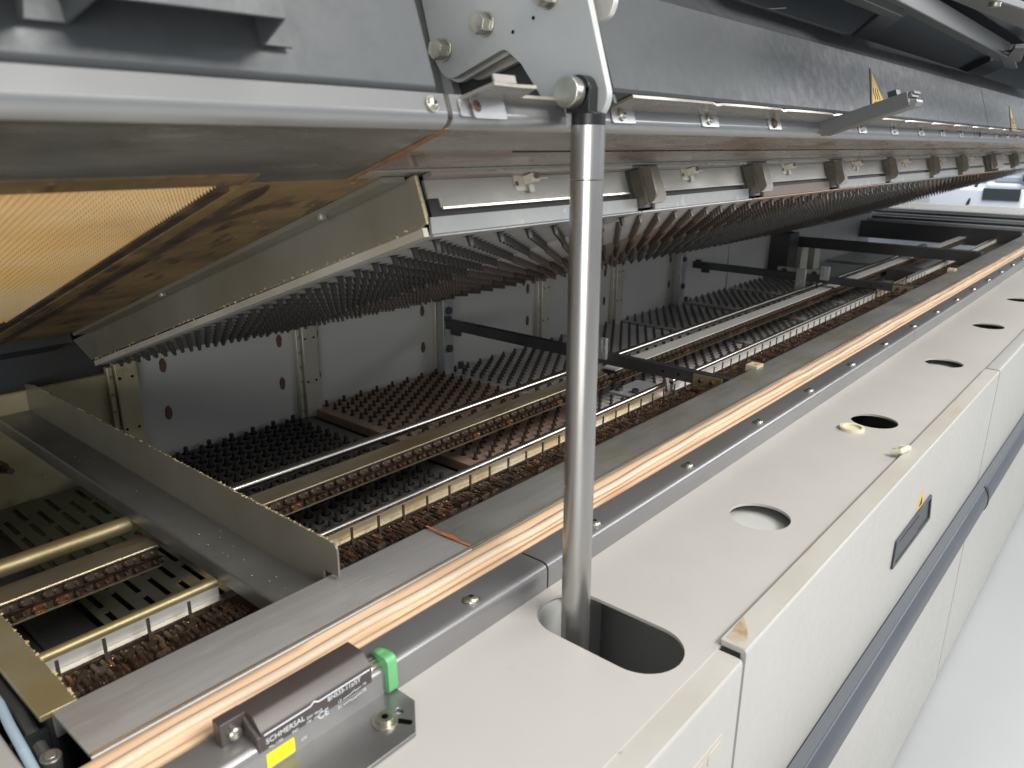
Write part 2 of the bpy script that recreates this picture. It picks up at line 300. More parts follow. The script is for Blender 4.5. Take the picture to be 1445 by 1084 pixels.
# embossed worn sticker on the nearest door
b = MB(); b.plate(arc_round([(1.10, -1.19), (1.255, -1.19), (1.255, -1.135), (1.10, -1.135)], .012), [], .4985, .503, xz)
b.plate(arc_round([(1.115, -1.18), (1.165, -1.18), (1.17, -1.145), (1.115, -1.15)], .012), [], .4965, .4990, xz)
b.plate(arc_round([(1.185, -1.178), (1.24, -1.172), (1.243, -1.145), (1.19, -1.148)], .012), [], .4965, .4990, xz)
b.build('peeling_sticker', m_creamedge, d1, bevel=.001)
# recessed handle
b = MB(); b.plate(arc_round([(1.333, .505), (1.345, .553), (1.44, .557), (1.40, .53), (1.37, .515)], .006), [], -.9868, -.9862, xy); b.build('rusty_corner', mat('rusty_paint', (.34, .26, .17), .55, vary=((.45, .41, .34), (60, 60, 60), .9), stains=[((.22, .10, .04), (70, 70, 70), .5, .65, .7)]), d2)
h = MB(); o_ = arc_round([(2.50, -1.327), (2.985, -1.327), (2.94, -1.212), (2.50, -1.222)], .008); i_ = arc_round([(2.525, -1.315), (2.965, -1.315), (2.93, -1.222), (2.525, -1.232)], .008)
h.plate(o_, [i_], .493, .502, xz); h.plate(i_, [], .4985, .5015, xz); h.box((2.53, .4955, -1.312), (2.80, .499, -1.245))
h.build('handle', m_handle, d2, bevel=.001)
h = MB(); h.plate([(2.74, -1.205), (2.82, -1.205), (2.79, -1.14)], [], .4975, .5, xz); h.build('warning_sticker', m_warn, d2)
MB().plate([(2.765, -1.198), (2.802, -1.198), (2.787, -1.168)], [], .4965, .4974, xz).build('warning_symbol', m_ink, d2)
# bumper rail
br = thing('bumper_rail', 'dark grey rubber bumper rail running along the white cabinet doors', 'bumper rail', (1, .47, -1.6))
pr = arc_round([(.497, -1.552), (.462, -1.552), (.443, -1.585), (.437, -1.63), (.450, -1.668), (.475, -1.69), (.497, -1.69)], [0, .006, .015, .03, .02, .01, 0], 4)
for a, c in ((-.6, 4.015), (4.035, 7.2), (7.22, XE)): MB().prism(pr, a, c).build('rail_section', m_rail, br)
MB().prism(outline([(.496, -1.550), (.466, -1.550)], -.002), -.6, XE).build('top_strip', m_railtop, br)
MB().prism([(p[0] - .0 if p[0] > .49 else p[0] - .003, p[1] + (.003 if p[1] > -1.6 else -.003)) for p in pr], 4.012, 4.038).build('joint_cover', m_black, br)

# stays on the top panel
t = MB(); t.cyl((2.833, .772, -1.0), (2.833, .772, -.990), .042, 32, .040); o = t
ring = [(math.cos(2 * math.pi * i / 32), math.sin(2 * math.pi * i / 32)) for i in range(32)]
t = MB(); t.plate([(2.833 + .043 * a, .772 + .043 * c) for a, c in ring], [[(2.833 + .033 * a, .772 + .033 * c) for a, c in ring]], -1.0, -.988, xy)
t.cyl((2.833, .772, -1.0), (2.833, .772, -.9965), .034, 32)
tag(t.build('plastic_plug', m_cap, base=(2.833, .772, -1), bevel=.002), 'small ivory plastic ring plug lying beside the second round hole', 'plug')
t = MB(); t.tube([(2.66, .585, -.985), (2.66, .56, -.975), (2.70, .553, -.975), (2.735, .556, -.985), (2.735, .585, -.99)], .010, 8)
tag(t.build('bent_clip', m_cap, base=(2.70, .57, -1)), 'small ivory bent clip hooked over the cabinet door top edge', 'clip')

# ================================================================== EDGE STRIP, GASKET, COVERS
stp = thing('edge_strip', 'dark grey bent metal edge strip screwed along the cream cabinet top', 'edge strip', (1, 1, -1))
pr = arc_round([(.961, -.9995), (.961, -.936), (1.046, -.936), (1.046, -.99), (1.036, -.99), (1.036, -.942), (.968, -.942), (.968, -.9995)], [0, .020, .006, 0, 0, 0, .014, 0], 6)
for a, c in ((-.6, 1.258), (1.264, 4.42), (4.424, 7.6), (7.604, XE)): MB().prism(pr, a, c).build('strip_section', m_strip, stp, angle=50)
sx = [1.035, 1.495, 1.99, 2.50, 2.985, 3.49, 3.985, 4.5, 5.0, 5.5, 6.0, 6.5, 7.0, 7.5, 8.0, 8.5, 9.0]
b = MB(); b.cyl((sx[0], .992, -.936), (sx[0], .992, -.933), .019, 20); b.dome((sx[0], .992, -.933), (0, 0, 1), .016, .009, 20); b.cyl((sx[0], .992, -.9255), (sx[0], .992, -.9236), .006, 6, mi=1)
s0 = b.build('screw', [m_zinc, m_black], stp)
for x in sx[1:]:
    c = s0.copy(); sc.collection.objects.link(c); c.location = Vector((x - sx[0], 0, 0)) * S

gk = thing('door_gasket', 'salmon silicone gasket strip running between the steel cover and dark edge strip', 'gasket', (1, 1.14, -1))
pr = [(1.049, -.985), (1.049, -.951), (1.070, -.945), (1.082, -.952), (1.091, -.944), (1.107, -.941), (1.118, -.950), (1.128, -.942), (1.142, -.941), (1.150, -.950), (1.156, -.962), (1.156, -.985)]
# hollow bead that bulges and pinches along its length
def strip(prof, xs, fn):
    n = len(prof); vs = []; fs = []
    for x in xs: vs += [I(x, *fn(p, x)) for p in prof]
    for k in range(len(xs) - 1): fs += [(k * n + i, k * n + (i + 1) % n, (k + 1) * n + (i + 1) % n, (k + 1) * n + i) for i in range(n)]
    return MB().add(vs, fs)
def wob(p, x):
    w = math.sin(x * 5.3) * .5 + math.sin(x * 13.1 + 1) * .3 + math.sin(x * 31) * .12
    k = 1 if p[1] > -.96 else 0
    return (p[0] + k * w * .003, p[1] + k * (.004 * w * (1 if 1.085 < p[0] < 1.14 else -.5)))
xs = [-.6 + .05 * i for i in range(int((XE + .6) / .05) + 1)]
strip(pr, xs, wob).build('flat_seal', m_gasket, gk, angle=60)
strip([(1.098 + .012 * math.cos(a), -.940 + .009 * math.sin(a)) for a in [k * math.pi / 4 for k in range(8)]], xs, lambda p, x: (p[0] + .004 * math.sin(x * 3.1) + .002 * math.sin(x * 17), p[1])).build('bead', m_gasket2, gk, angle=80)
strip([(1.064 + .008 * math.cos(a), -.947 + .006 * math.sin(a)) for a in [k * math.pi / 4 for k in range(8)]], xs, lambda p, x: (p[0] + .002 * math.sin(x * 4.1), p[1])).build('bead', m_gasket, gk, angle=80)

cov = thing('chamber_cover', 'brushed steel cover plates along the front edge of the open chamber', 'cover plate', (1, 1.3, -1))
def cover(x0, x1, mt, z=-.948, yi=1.33):
    pr = arc_round(outline([(1.158, z - .03), (1.158, z), (yi, z - .006), (yi, z - .06)], -.006), [0, .006, .006, 0, 0, 0, 0, 0], 3)
    return MB().prism(pr, x0, x1).build('cover_section', mt, cov, angle=50)
cover(.325, 1.213, m_steel); cover(1.216, 5.25, m_stub, -.950, 1.327); cover(5.26, XE, m_stub, -.953, 1.335)
MB().prism(outline([(1.156, -.944), (1.1605, -.944)], .003), .325, XE).build('bright_edge', m_bright, cov)
b = MB(); b.plate(arc_round([(1.214, 1.165), (1.221, 1.17), (1.218, 1.20), (1.226, 1.235), (1.218, 1.28), (1.219, 1.325), (1.214, 1.325), (1.211, 1.25)], .004), [], -.9475, -.9455, xy)
b.build('seam_rust', mat('orange_rust', (.50, .17, .05), .7, vary=((.3, .09, .03), (90, 90, 90), .8)), cov)
# small block on the inner edge
for x, lb in ((3.24, 'small pale yellow drilled block on the cover edge past the first thin cross beam'), (7.0, 'small pale yellow drilled block on the cover edge past the second thin cross beam')):
    b = MB(); b.plate([(x - .035, 1.305), (x + .035, 1.305), (x + .035, 1.36), (x - .035, 1.36)], [circ(x, 1.335, .010, 12)], -.975, -.943, xy)
    tag(b.build('drilled_block', m_pale, base=(x, 1.38, -.96), bevel=.002), lb, 'block', 'drilled blocks on the cover edge')

# ================================================================== CHAMBER SHELL
ch = thing('chamber_walls', 'grey sheet metal rear wall of the open heating chamber with posts', 'chamber wall', (1, 3.2, -1.4))
seams = [1.22, 2.11, 3.05, 4.0, 4.91, 5.88, 6.9, 7.85]
ws = [-.6] + seams
for i in range(len(ws) - 1):
    a, c = ws[i] + .012, ws[i + 1] - .012
    w = MB().box((a, 3.2, -1.72), (c, 3.212, -.865 + (.0 if i else -.045))).build('wall_panel', m_wallyel if i == 0 else m_wall, ch, bevel=.003, label='yellow stained wall panel at the near end' if i == 0 else None)
    if 0 < i < 6:
        for x in (a + .10 if i > 1 else 1.44, c - .085):
            for z in (-.925, -1.14):
                MB().plate([(x + .014 * math.cos(t_ * .3927) * (1 + .15 * math.sin(t_ * 2.1 + x * 9)), z + .032 * math.sin(t_ * .3927)) for t_ in range(16)], [], 3.195, 3.2, xz).build('rusted_boss', m_rusty, w)
MB().box((7.86, 3.2, -1.72), (XE, 3.212, -.87)).build('wall_panel', m_galv, ch)
for i, x in enumerate(seams[:6]):
    b = MB(); b.box((x + .006, 3.155, -1.34), (x + .095, 3.2, -.868)); b.box((x - .02, 3.17, -1.34), (x + .004, 3.2, -.88))
    p = b.build('wall_post', m_post if i else m_wallyel, ch, bevel=.004)
    q = MB()
    for z in (-.93, -1.15): q.cyl((x + .02, 3.155, z), (x + .02, 3.150, z), .005, 8); q.cyl((x + .07, 3.155, z), (x + .07, 3.150, z), .005, 8)
    for k in range(6): q.cyl((x - .008, 3.17, -.92 - .075 * k), (x - .008, 3.162, -.92 - .075 * k), .006, 8, mi=1)
    q.build('post_screws', [m_hole, m_zinc], p)
MB().prism([(3.212, -.903), (3.185, -.905), (3.185, -.911), (3.212, -.911)], -.6, 1.2).build('top_lip', m_edgeyel, ch)
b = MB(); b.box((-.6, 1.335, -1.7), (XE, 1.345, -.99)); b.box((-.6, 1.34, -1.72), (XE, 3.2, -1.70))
b.build('chamber_floor', m_void, ch)  # coloured near black to read as shade below the slots
b = MB(); b.box((.305, 1.326, -.965), (.368, 3.2, -.953)); b.box((.364, 1.42, -1.02), (.368, 3.2, -.964))
MB().box((.318, 1.33, -1.7), (.328, 3.2, -.966)).build('end_wall', m_beamblack, ch)
ep = thing('chamber_end_plate', 'olive flux stained end plate closing the near end of the chamber', 'end plate', (.33, 2.2, -1.7))
b.build('plate', m_edgeyel, ep, bevel=.003)
q = MB()
for k in range(150):
    y = 1.33 + random.random() ** 1.5 * 1.8; r = .0008 + random.random() ** 2 * .002; q.dome((.366 + random.random() * .003, y, -.953), (0, 0, 1), r * 1.5, r, 6, 2)
q.build('flux_crumbs', m_crumb, ep, stuff=True)
# outside the near end: hose and white cloth corner
b = MB(); b.tube([(.286, 1.75, -1.0), (.283, 1.6, -.985), (.280, 1.455, -.98), (.273, 1.38, -.98), (.268, 1.30, -.982), (.263, 1.2, -.995), (.262, 1.12, -1.03)], .0085, 12)
tag(b.build('blue_hose', m_blue, base=(.27, 1.4, -1.03)), 'pale blue hose beside the near end of the chamber', 'hose')
b = MB(); b.tube([(.304, 1.9, -1.02), (.304, 1.6, -1.0), (.304, 1.43, -1.0), (.299, 1.35, -1.012), (.297, 1.25, -1.04)], .012, 10)
tag(b.build('grey_conduit', m_hoodframe, base=(.30, 1.3, -1.05)), 'dull grey conduit between the hose and the chamber end', 'conduit')
b = MB(); b.cyl((.292, 1.262, -1.03), (.294, 1.258, -.984), .017, 24); b.cyl((.294, 1.258, -.984), (.294, 1.257, -.980), .010, 20)
tag(b.build('knob_fitting', m_plate, base=(.292, 1.26, -1.03), bevel=.003), 'small round grey fitting beside the cover corner', 'fitting')
b = MB(); b.box((-.6, .962, -2.65), (.259, 1.9, -.986))
tag(b.build('white_enclosure', m_door, base=(0, 1.2, -2.65), bevel=.010), 'white rounded panel corner at the near left end of the machine', 'panel')
MB().box((-.6, 1.1, -2.66), (.296, 3.2, -1.75)).build('frame_block', m_beamblack, ch)

# ------------------------------------------------------------------ slotted plate near end
def slots(xs, ys, x0, x1, y0, y1):
    out = []
    for i, x in enumerate(xs):
        for y in ys:
            yy = y + (.09 if i % 2 else 0)
            if yy - .075 > y0 and yy + .075 < y1: out.append([(x - .0085, yy - .07), (x + .0085, yy - .07), (x + .0085, yy + .07), (x - .0085, yy + .07)])
    return out
b = MB(); b.plate([(.69, 1.5), (1.17, 1.5), (1.17, 3.15), (.69, 3.15)], slots([.72 + .0555 * i for i in range(8)], [1.60 + .17 * i for i in range(10)], .69, 1.17, 1.5, 3.15), -1.336, -1.33, xy)
sp = thing('slotted_plate', 'olive grey bottom plate with rows of narrow slots at the near end', 'slotted plate', (.9, 2.3, -1.34))
b.build('plate', m_slot, sp)
b = MB(); b.box((.372, 1.42, -1.36), (.68, 3.19, -1.345)); b.box((.535, 1.5, -1.345), (.55, 3.0, -1.338))
tag(b.build('blank_plate', m_beam, base=(.5, 2.3, -1.36), bevel=.003), 'dark blank bottom plate between the end plate and the slotted plate', 'plate')
b = MB(); b.box((1.18, 1.42, -1.345), (1.235, 3.19, -1.30)); b.box((1.19, 1.42, -1.29), (1.20, 3.19, -1.245))
tag(b.build('plate_divider', m_slot, base=(1.2, 2.3, -1.36), bevel=.003), 'narrow olive divider beside the slotted plate under the near cross member', 'divider')

# ------------------------------------------------------------------ bottom nozzle plates
def nozzle_mesh(r, h, up, hole=True, sq=False):
    b = MB(); u = Vector(up)
    if sq: b.cyl((0, 0, 0), u * h, r, 6, r * .8)
    else: b.cyl((0, 0, 0), u * h, r, 8, r * .85)
    if hole: b.cyl(Vector((0, 0, 0)) + u * .0005, u * .0015, r * 1.55, 10, mi=1)  # black collar paints the dark hole around each nozzle
    return b
def inst(src, parent, pts, fn, near=100, keyf=None):
    """first `near` points (largest in view) as parts, the rest merged into one stuff part"""
    pts = sorted(pts, key=keyf) if keyf else pts
    pb = Vector(parent['_b'])
    me0 = None
    for p in pts[:near]:
        P = fn(*p)
        if me0 is None:
            o = MB(); o.v = [P + v for v in src.v]; o.f = src.f; o.m = src.m
            first = o.build(fn.nm, fn.mt, parent); me0 = P
        else:
            c = first.copy(); sc.collection.objects.link(c); c.location = (P - me0) * S
    if len(pts) > near:
        o = MB()
        for p in pts[near:]: P = fn(*p); o.add([P + v for v in src.v], src.f); o.m[-len(src.f):] = src.m
        o.build(fn.nm + '_field' if near else fn.nm + '_field', fn.mt, parent, stuff=True, recalc=True)
def bottom_plate(x0, x1, z, mp, mn, label, near, r=.0105, h=.033):
    t = thing('nozzle_plate', label, 'nozzle plate', ((x0 + x1) / 2, 2.4, z - .05), 'nozzle plates on the chamber bottom')
    b = MB(); b.box((x0, 1.43, z - .045), (x1, 3.19, z - .0)); b.build('plate', mp, t, bevel=.004)
    pts = []
    i = 0; x = x0 + .065
    while x < x1 - .05:
        y = 1.55 + (.035 if i % 2 else 0)
        while y < 3.16: pts.append((x, y)); y += .07
        x += .0555; i += 1
    fn = lambda x, y: Vector((x, y, z)); 
    class F:
        nm = 'nozzle'; mt = [mn, m_hole]
        def __call__(s, x, y): return Vector((x, y, z))
    vis = lambda p: 0 if False else (p[0] * .73 + p[1] * .62) + (0 if (1.6 < p[1] < 1.95 or p[1] > 2.2) else 3)
    inst(nozzle_mesh(r, h, (0, 0, 1)), t, pts, F(), near, vis)
    return t
bottom_plate(1.30, 2.135, -1.335, m_nozA, m_nozApin, 'black nozzle plate, nearest on the chamber bottom, beside the L-shaped cross member', 100, .0118, .033)
bottom_plate(2.17, 3.07, -1.305, m_nozB, m_nozBpin, 'brown nozzle plate second from the near end of the chamber bottom', 100, .0085, .03)
bottom_plate(3.11, 4.02, -1.325, m_nozC, m_nozCpin, 'light grey nozzle plate with brown pins under the first thin cross beam', 100, .0085, .034)
bottom_plate(4.06, 4.97, -1.325, m_nozC, m_nozCpin, 'light grey nozzle plate with brown pins beyond the first thin cross beam', 0, .009, .034)
bottom_plate(5.03, 5.93, -1.325, m_nozD, m_nozDpin, 'zinc grey nozzle plate fifth from the near end of the chamber bottom', 0, .009, .030)
bottom_plate(6.05, 6.85, -1.325, m_nozD, m_nozDpin, 'zinc grey nozzle plate just beyond the second thin cross beam', 0, .009, .030)
bottom_plate(6.95, 7.80, -1.325, m_nozD, m_nozDpin, 'zinc grey nozzle plate, last and farthest before the black beam', 0, .009, .030)
b = MB(); b.plate([(7.95, 1.5), (9.3, 1.5), (9.3, 3.15), (7.95, 3.15)], slots([8.0 + .09 * i for i in range(14)], [1.60 + .17 * i for i in range(10)], 7.95, 9.3, 1.5, 3.15), -1.336, -1.32, xy)
tag(b.build('slotted_plate', m_galv, base=(8.5, 2.3, -1.34)), 'pale slotted bottom plate at the far end below the black beam', 'slotted plate')
for x in (2.1525, 3.09, 4.04, 5.0, 5.99, 6.9):
    pass

# ------------------------------------------------------------------ rails, chains, rod
rf = thing('front_chain_rail', 'steel conveyor rail with rounded top bar along the front of the chamber', 'conveyor rail', (1, 1.63, -1.2))
for a, c, mt in ((.375, .80, m_railgrey), (1.0, 2.38, m_railband), (2.40, 2.99, m_railband), (3.06, 6.08, m_railgrey), (6.12, 6.9, m_railband), (6.95, XE, m_railgrey)):
    r_ = MB().prism([(1.645 + .0125 * math.cos(k * math.pi / 8), -1.048 + .0125 * math.sin(k * math.pi / 8)) for k in range(16)], a, c).build('top_bar', m_rod if a > .9 else m_rodbrass, rf, angle=60)
    MB().prism([(1.635, -1.048), (1.635, -1.095), (1.642, -1.13), (1.650, -1.13), (1.648, -1.05)], a, c).build('rail_band', mt, rf)
    MB().prism([(1.634, -1.084), (1.620, -1.086), (1.620, -1.0885), (1.634, -1.0885)], a, c).build('ledge', m_bright, rf)
MB().prism([(1.64, -1.085), (1.64, -1.25), (1.63, -1.25), (1.63, -1.11), (1.42, -1.11), (1.42, -1.1), (1.632, -1.1)], .375, XE).build('chain_bed', m_rustbed, rf)
pinb = MB(); x = .418; pinb.box((x - .0035, 1.596, -1.105), (x + .0035, 1.600, -1.038)); pinb.box((x - .006, 1.590, -1.105), (x + .006, 1.600, -1.075))
pfirst = pinb.build('guide_pin', m_nozCpin, rf); n = 1; x += .096
while x < 7.4 and n < 75:
    if not (.80 < x < 1.0):
        c = pfirst.copy(); sc.collection.objects.link(c); c.location = Vector((x - .418, random.uniform(-.002, .002), random.uniform(-.004, .004))) * S
        c.rotation_euler = (0, 0, 0); n += 1
    x += .096
# front chain: individual links as parts, the far ones merged
def link_plate(cx, y, z, half=.021, r=.0105, th=.003, mi=0, b=None, tilt=0):
    b = b or MB(); out = []
    for i in range(9): a = -math.pi / 2 + math.pi * i / 8; out.append((cx + half - r + r * math.cos(a), z + r * math.sin(a)))
    for i in range(9): a = math.pi / 2 + math.pi * i / 8; out.append((cx - half + r + r * math.cos(a), z + r * math.sin(a)))
    b.plate(out, [], y, y + th, lambda p, q, c: Vector((p, c + tilt * (q - z), q)), mi); return b
fc = thing('front_roller_chain', 'oily brown roller chain lying along the front conveyor rail', 'chain', (1, 1.55, -1.1))
def fc_link(x, k, b=None):
    b = b or MB(); R = random.Random(k)
    for row, (y, z) in enumerate(((1.566, -1.090), (1.508, -1.073))):
        x_ = x + (.012 if row else 0) + R.uniform(-.002, .002); z += R.uniform(-.003, .003)
        if R.random() < (.55 if row == 0 else .8): link_plate(x_, y, z, .0165, .0078, .0025, 1 if R.random() < .35 else 0, b, R.uniform(-.25, .1))
        for q in (-.0095, .0095, .0215):
            ln = .026 if q < .02 else .018
            b.cyl((x_ + q, y + .004, z - .001), (x_ + q, y + .004 + ln, z - .001), .0062 if q < .02 else .0048, 10, mi=R.choice((0, 0, 3, 4, 0, 1)))
            b.cyl((x_ + q, y - .004, z), (x_ + q, y + ln + .012, z), .0026, 7, mi=2)
        if R.random() < .5: link_plate(x_ + .005, y + .034, z, .0165, .0078, .0025, 0, b)
    if R.random() < .22:
        xx = x + R.uniform(-.01, .01); b.plate([(xx - .010, -1.082), (xx + .010, -1.080), (xx + .016, -1.062), (xx + .010, -1.052), (xx - .004, -1.064)], [], 1.548, 1.551, lambda p, q, c: Vector((p, c, q)), R.choice((1, 0, 4)))
    for g in range(2):
        if R.random() < .5: b.dome((x + R.uniform(-.02, .02), R.uniform(1.51, 1.60), -1.080), (R.uniform(-1, 1), R.uniform(-1, 1), 1), .0035, .003, 7, 3, 2, True)
    return b
FM = [m_chain, m_chainlink, m_chainpin, m_copper, m_rustbed]
x = .395; n = 0; far = MB()
while x < 8.8:
    if not (.80 < x < 1.0):
        if n < 100: fc_link(x, n).build('chain_link', FM, fc)
        else: fc_link(x, n, far)
        n += 1
    x += .0475
far.build('far_chain_links', FM, fc, stuff=True)

rr = thing('rear_chain_rail', 'yellowed conveyor rail with recessed brown chain in the middle of the chamber', 'conveyor rail', (1, 2, -1.2))
for a, c in ((.31, .80), (1.0, 2.99), (3.06, 6.07), (6.13, XE)):
    MB().prism(outline([(2.035, -1.075), (2.03, -1.060), (1.952, -1.060)], -.004), a, c).build('top_sheet', m_raily if a < 3 else m_railgrey, rr)
    MB().prism([(1.953, -1.059), (1.949, -1.059), (1.949, -1.0625), (1.953, -1.0625)], a, c).build('bright_edge', m_bright, rr)
    MB().prism([(1.958, -1.066), (1.958, -1.118), (1.944, -1.1185), (1.944, -1.121), (2.02, -1.121), (2.02, -1.066)], a, c).build('chain_channel', m_rustbed, rr)
    MB().prism([(1.957, -1.0885), (1.949, -1.0895), (1.949, -1.0925), (1.957, -1.0935)], a, c).build('chain_ridge', m_chain, rr)
    MB().prism([(1.949, -1.117), (1.9425, -1.117), (1.9425, -1.1195), (1.949, -1.1195)], a, c).build('lower_lip', m_raily, rr)
rc = thing('rear_roller_chain', 'two rows of oval brown chain links recessed in the rear conveyor rail', 'chain', (1, 1.95, -1.1))
def rc_link(x, z, mi, b=None):
    b = link_plate(x, 1.948, z, .0182, .0092, .007, mi, b)
    for q in (-.0115, .0115): b.cyl((x + q, 1.948, z), (x + q, 1.9425, z + .001), .0038, 8, mi=2)
    return b
x = .33; n = 0; far = MB()
while x < 8.9:
    if not (.80 < x < 1.0):
        for j, (z, mi) in enumerate(((-1.076, 1), (-1.105, 0))):
            xx = x + (.022 if j else 0) + random.uniform(-.002, .002); mm = mi if random.random() < .85 or not j else 3
            if n < 100: rc_link(xx, z, mm).build('chain_link', FM, rc)
            else: rc_link(xx, z, mm, far)
            n += 1
    x += .0492
far.build('far_chain_links', FM, rc, stuff=True)

rod = thing('support_rod', 'long bright round steel rod behind the rear conveyor rail', 'rod', (2, 2.12, -1.1))
MB().cyl((.26, 2.135, -1.06), (.86, 2.135, -1.06), .0245, 24).build('near_rod', m_rodbrass, rod)
MB().cyl((.95, 2.122, -1.062), (6.12, 2.108, -1.062), .0175, 20).build('rod', m_rod, rod)
MB().cyl((6.15, 2.10, -1.062), (9.4, 2.095, -1.062), .016, 16).build('far_rod', m_rod, rod)
b = MB(); b.cyl((8.9, 2.1, -1.062), (9.4, 2.1, -1.062), .035, 14); b.box((8.95, 2.06, -1.12), (9.1, 2.14, -1.06)); b.build('bearing', m_beamblack, rod)

# ------------------------------------------------------------------ cross members
cm = thing('cross_member', 'wide L-shaped grey sheet metal cross member over the near rails', 'cross member', (.9, 2.3, -1.05))
pr = outline([(.802, -1.04), (.802, -.990), (.914, -.990)], -.005)
pl = arc_round(pr, [0, .010, 0, 0, 0, 0], 4)
b = MB(); b.plate(pl, [], 1.348, 3.198, lambda a, z_, y: Vector((a, y, z_))); b.build('flat_sheet', m_sheet, cm)
b = MB(); b.plate(arc_round([(1.348, -1.045), (3.198, -1.045), (3.198, -.885), (3.10, -.870), (1.290, -.862), (1.290, -.944), (1.348, -.944)], [0, 0, 0, .03, .022, 0, 0], 5), [], .913, .918, yz); b.build('upright_sheet', m_flange, cm)
q = MB()
for k in range(330):
    y = 1.31 + 1.8 * random.random() ** 1.3; r = .0007 + .0019 * random.random() ** 3
    q.dome((.9155 + random.uniform(-.003, .003), y, -.862 - .008 * (y - 1.29) / 1.81), (0, 0, 1), r * 1.5, r, 6, 2)
for k in range(30): q.dome((random.uniform(.815, .91), 1.36 + 1.4 * random.random() ** 1.3, -.985), (0, 0, 1), .0008 + .002 * random.random() ** 2, .001, 6, 2)
q.build('flux_crumbs', m_crumb, cm, stuff=True)
b = MB(); b.box((.815, 1.44, -1.30), (.825, 3.19, -1.04)); 
b = MB(); b.cyl((.775, 3.15, -1.17), (.775, 3.05, -1.155), .012, 10); b.cyl((.775, 3.19, -1.175), (.775, 3.14, -1.168), .022, 12)
b.build('rear_bolt', m_rusty, cm)
def crossbeam(x, label, z=-.972, h=.058, mt=m_beam, w=.035, plate=True):
    t = thing('cross_beam', label, 'cross beam', (x, 2.3, z - h), 'dark cross beams over the conveyor rails')
    b = MB(); b.box((x, 1.345, z - h), (x + w, 3.15, z)); b.build('beam', mt, t, bevel=.003)
    if plate:
        b = MB(); b.box((x - .006, 1.385, z - .058), (x - .0005, 1.525, z - .008))
        e = b.build('end_plate', m_edgeyel, t, bevel=.002)
        q = MB()
        for y in (1.43, 1.485): q.cyl((x - .006, y, z - .033), (x - .012, y, z - .033), .013, 16); q.cyl((x - .012, y, z - .033), (x - .02, y, z - .033), .0095, 16); q.cyl((x - .02, y, z - .033), (x - .0205, y, z - .033), .005, 6, mi=1)
        q.build('screw', [m_rusty, m_hole], e)
        q = MB()
        for y in (1.60, 1.68): q.cyl((x, y, z - .03), (x - .001, y, z - .03), .006, 10)
        q.build('screw_holes', m_hole, t)
        b = MB(); b.box((x - .01, 3.08, z - .012), (x + .03, 3.12, z + .018)); b.box((x + .01, 3.0, z - h - .03), (x + .03, 3.07, z - h)); b.build('rear_clip', m_beam, t)
        b = MB(); b.box((x - .02, 1.985, z - .03), (x + .0, 2.05, z + .075)); b.box((x - .024, 2.005, z - .0), (x - .02, 2.03, z + .07)); b.build('hanger', m_galv, t, bevel=.002)
        if x > 5: b = MB(); b.box((x - .03, 2.16, z - .145), (x - .005, 2.235, z + .04)); b.build('hanger_arm', m_galv, t, bevel=.003); b = MB(); b.box((x + .05, 2.02, z - .04), (x + .06, 2.42, z + .03)); sp_ = b.build('support_plate', m_galv, t, bevel=.002); q = MB(); q.cyl((x + .05, 2.12, z), (x + .04, 2.12, z), .022, 12); q.build('bolt', m_beamblack, sp_); q = MB(); q.cyl((x + .05, 2.36, z), (x + .04, 2.36, z), .022, 12); q.build('bolt', m_beamblack, sp_)
    return t
crossbeam(3.04, 'thin dark cross beam bolted at the first tall wall post, right behind the lift strut')
crossbeam(6.09, 'second thin dark cross beam, further along the chamber')
for x, lb in ((2.37, 'small grey bracket block screwed beside the front rail near the strut'),):
    t = thing('rail_bracket', lb, 'bracket', (2.42, 1.7, -1.06))
    b = MB(); b.box((2.78, 1.66, -1.075), (3.02, 1.80, -1.062)); b.build('plate', m_galv, t, bevel=.002)
    for y, x2 in ((1.77, 2.82), (1.70, 2.84)): q = MB(); q.cyl((x2, y, -1.062), (x2, y, -1.045), .016, 14); q.cyl((x2, y, -1.045), (x2, y, -1.044), .008, 6, mi=1); q.build('screw', [m_beam, m_hole], t)
# tall bolted post at beam one and beam two
for x, lb in ((3.055, 'pale bolted upright bar on the rear wall where the first thin beam starts'), (5.83, 'pale bolted upright bar on the rear wall before the second thin beam')):
    t = thing('upright_bar', lb, 'upright bar', (x, 3.14, -1.34), 'bolted upright bars')
    MB().box((x - .03, 3.10, -1.34), (x + .05, 3.153, -.86)).build('bar', m_galv, t, bevel=.004)
    for z in (-.925, -1.15):
        q = MB(); q.cyl((x + .01, 3.10, z), (x + .01, 3.085, z), .022, 14); q.build('bolt', m_beamblack, t)
    MB().cyl((x + .13, 3.12, -1.30), (x + .13, 3.12, -1.26), .018, 12).build('foot_bolt', m_beam, t)
crossbeam(8.2, 'thick black cross beam at the far end of the rails', -.935, .10, m_beamblack, .1, False)
t = thing('beam_assembly', 'big dark end frame closing the far end of the chamber', 'frame', (11, 2.3, -1.3))
MB().box((10.75, 1.40, -1.155), (10.85, 3.5, -.945)).build('wide_beam', m_beamblack, t, bevel=.005)
for i, (x, z, mt) in enumerate(((11.0, -.935, m_galv), (11.4, -.925, m_beam), (11.8, -.92, m_galv), (12.3, -.915, m_beamblack), (12.7, -.905, m_galv))):
    MB().box((x, .9, z - .05), (x + .14, 3.8, z)).build('end_rail', mt, t, bevel=.004)
MB().box((7.85, 3.0, -1.6), (8.1, 3.198, -.87)).build('dark_post', m_beamblack, t)
MB().box((8.22, 3.0, -1.34), (8.42, 3.15, -1.035)).build('pale_post', m_post, t)
MB().box((8.62, 3.0, -1.34), (8.80, 3.15, -1.035)).build('pale_post', m_post, t)
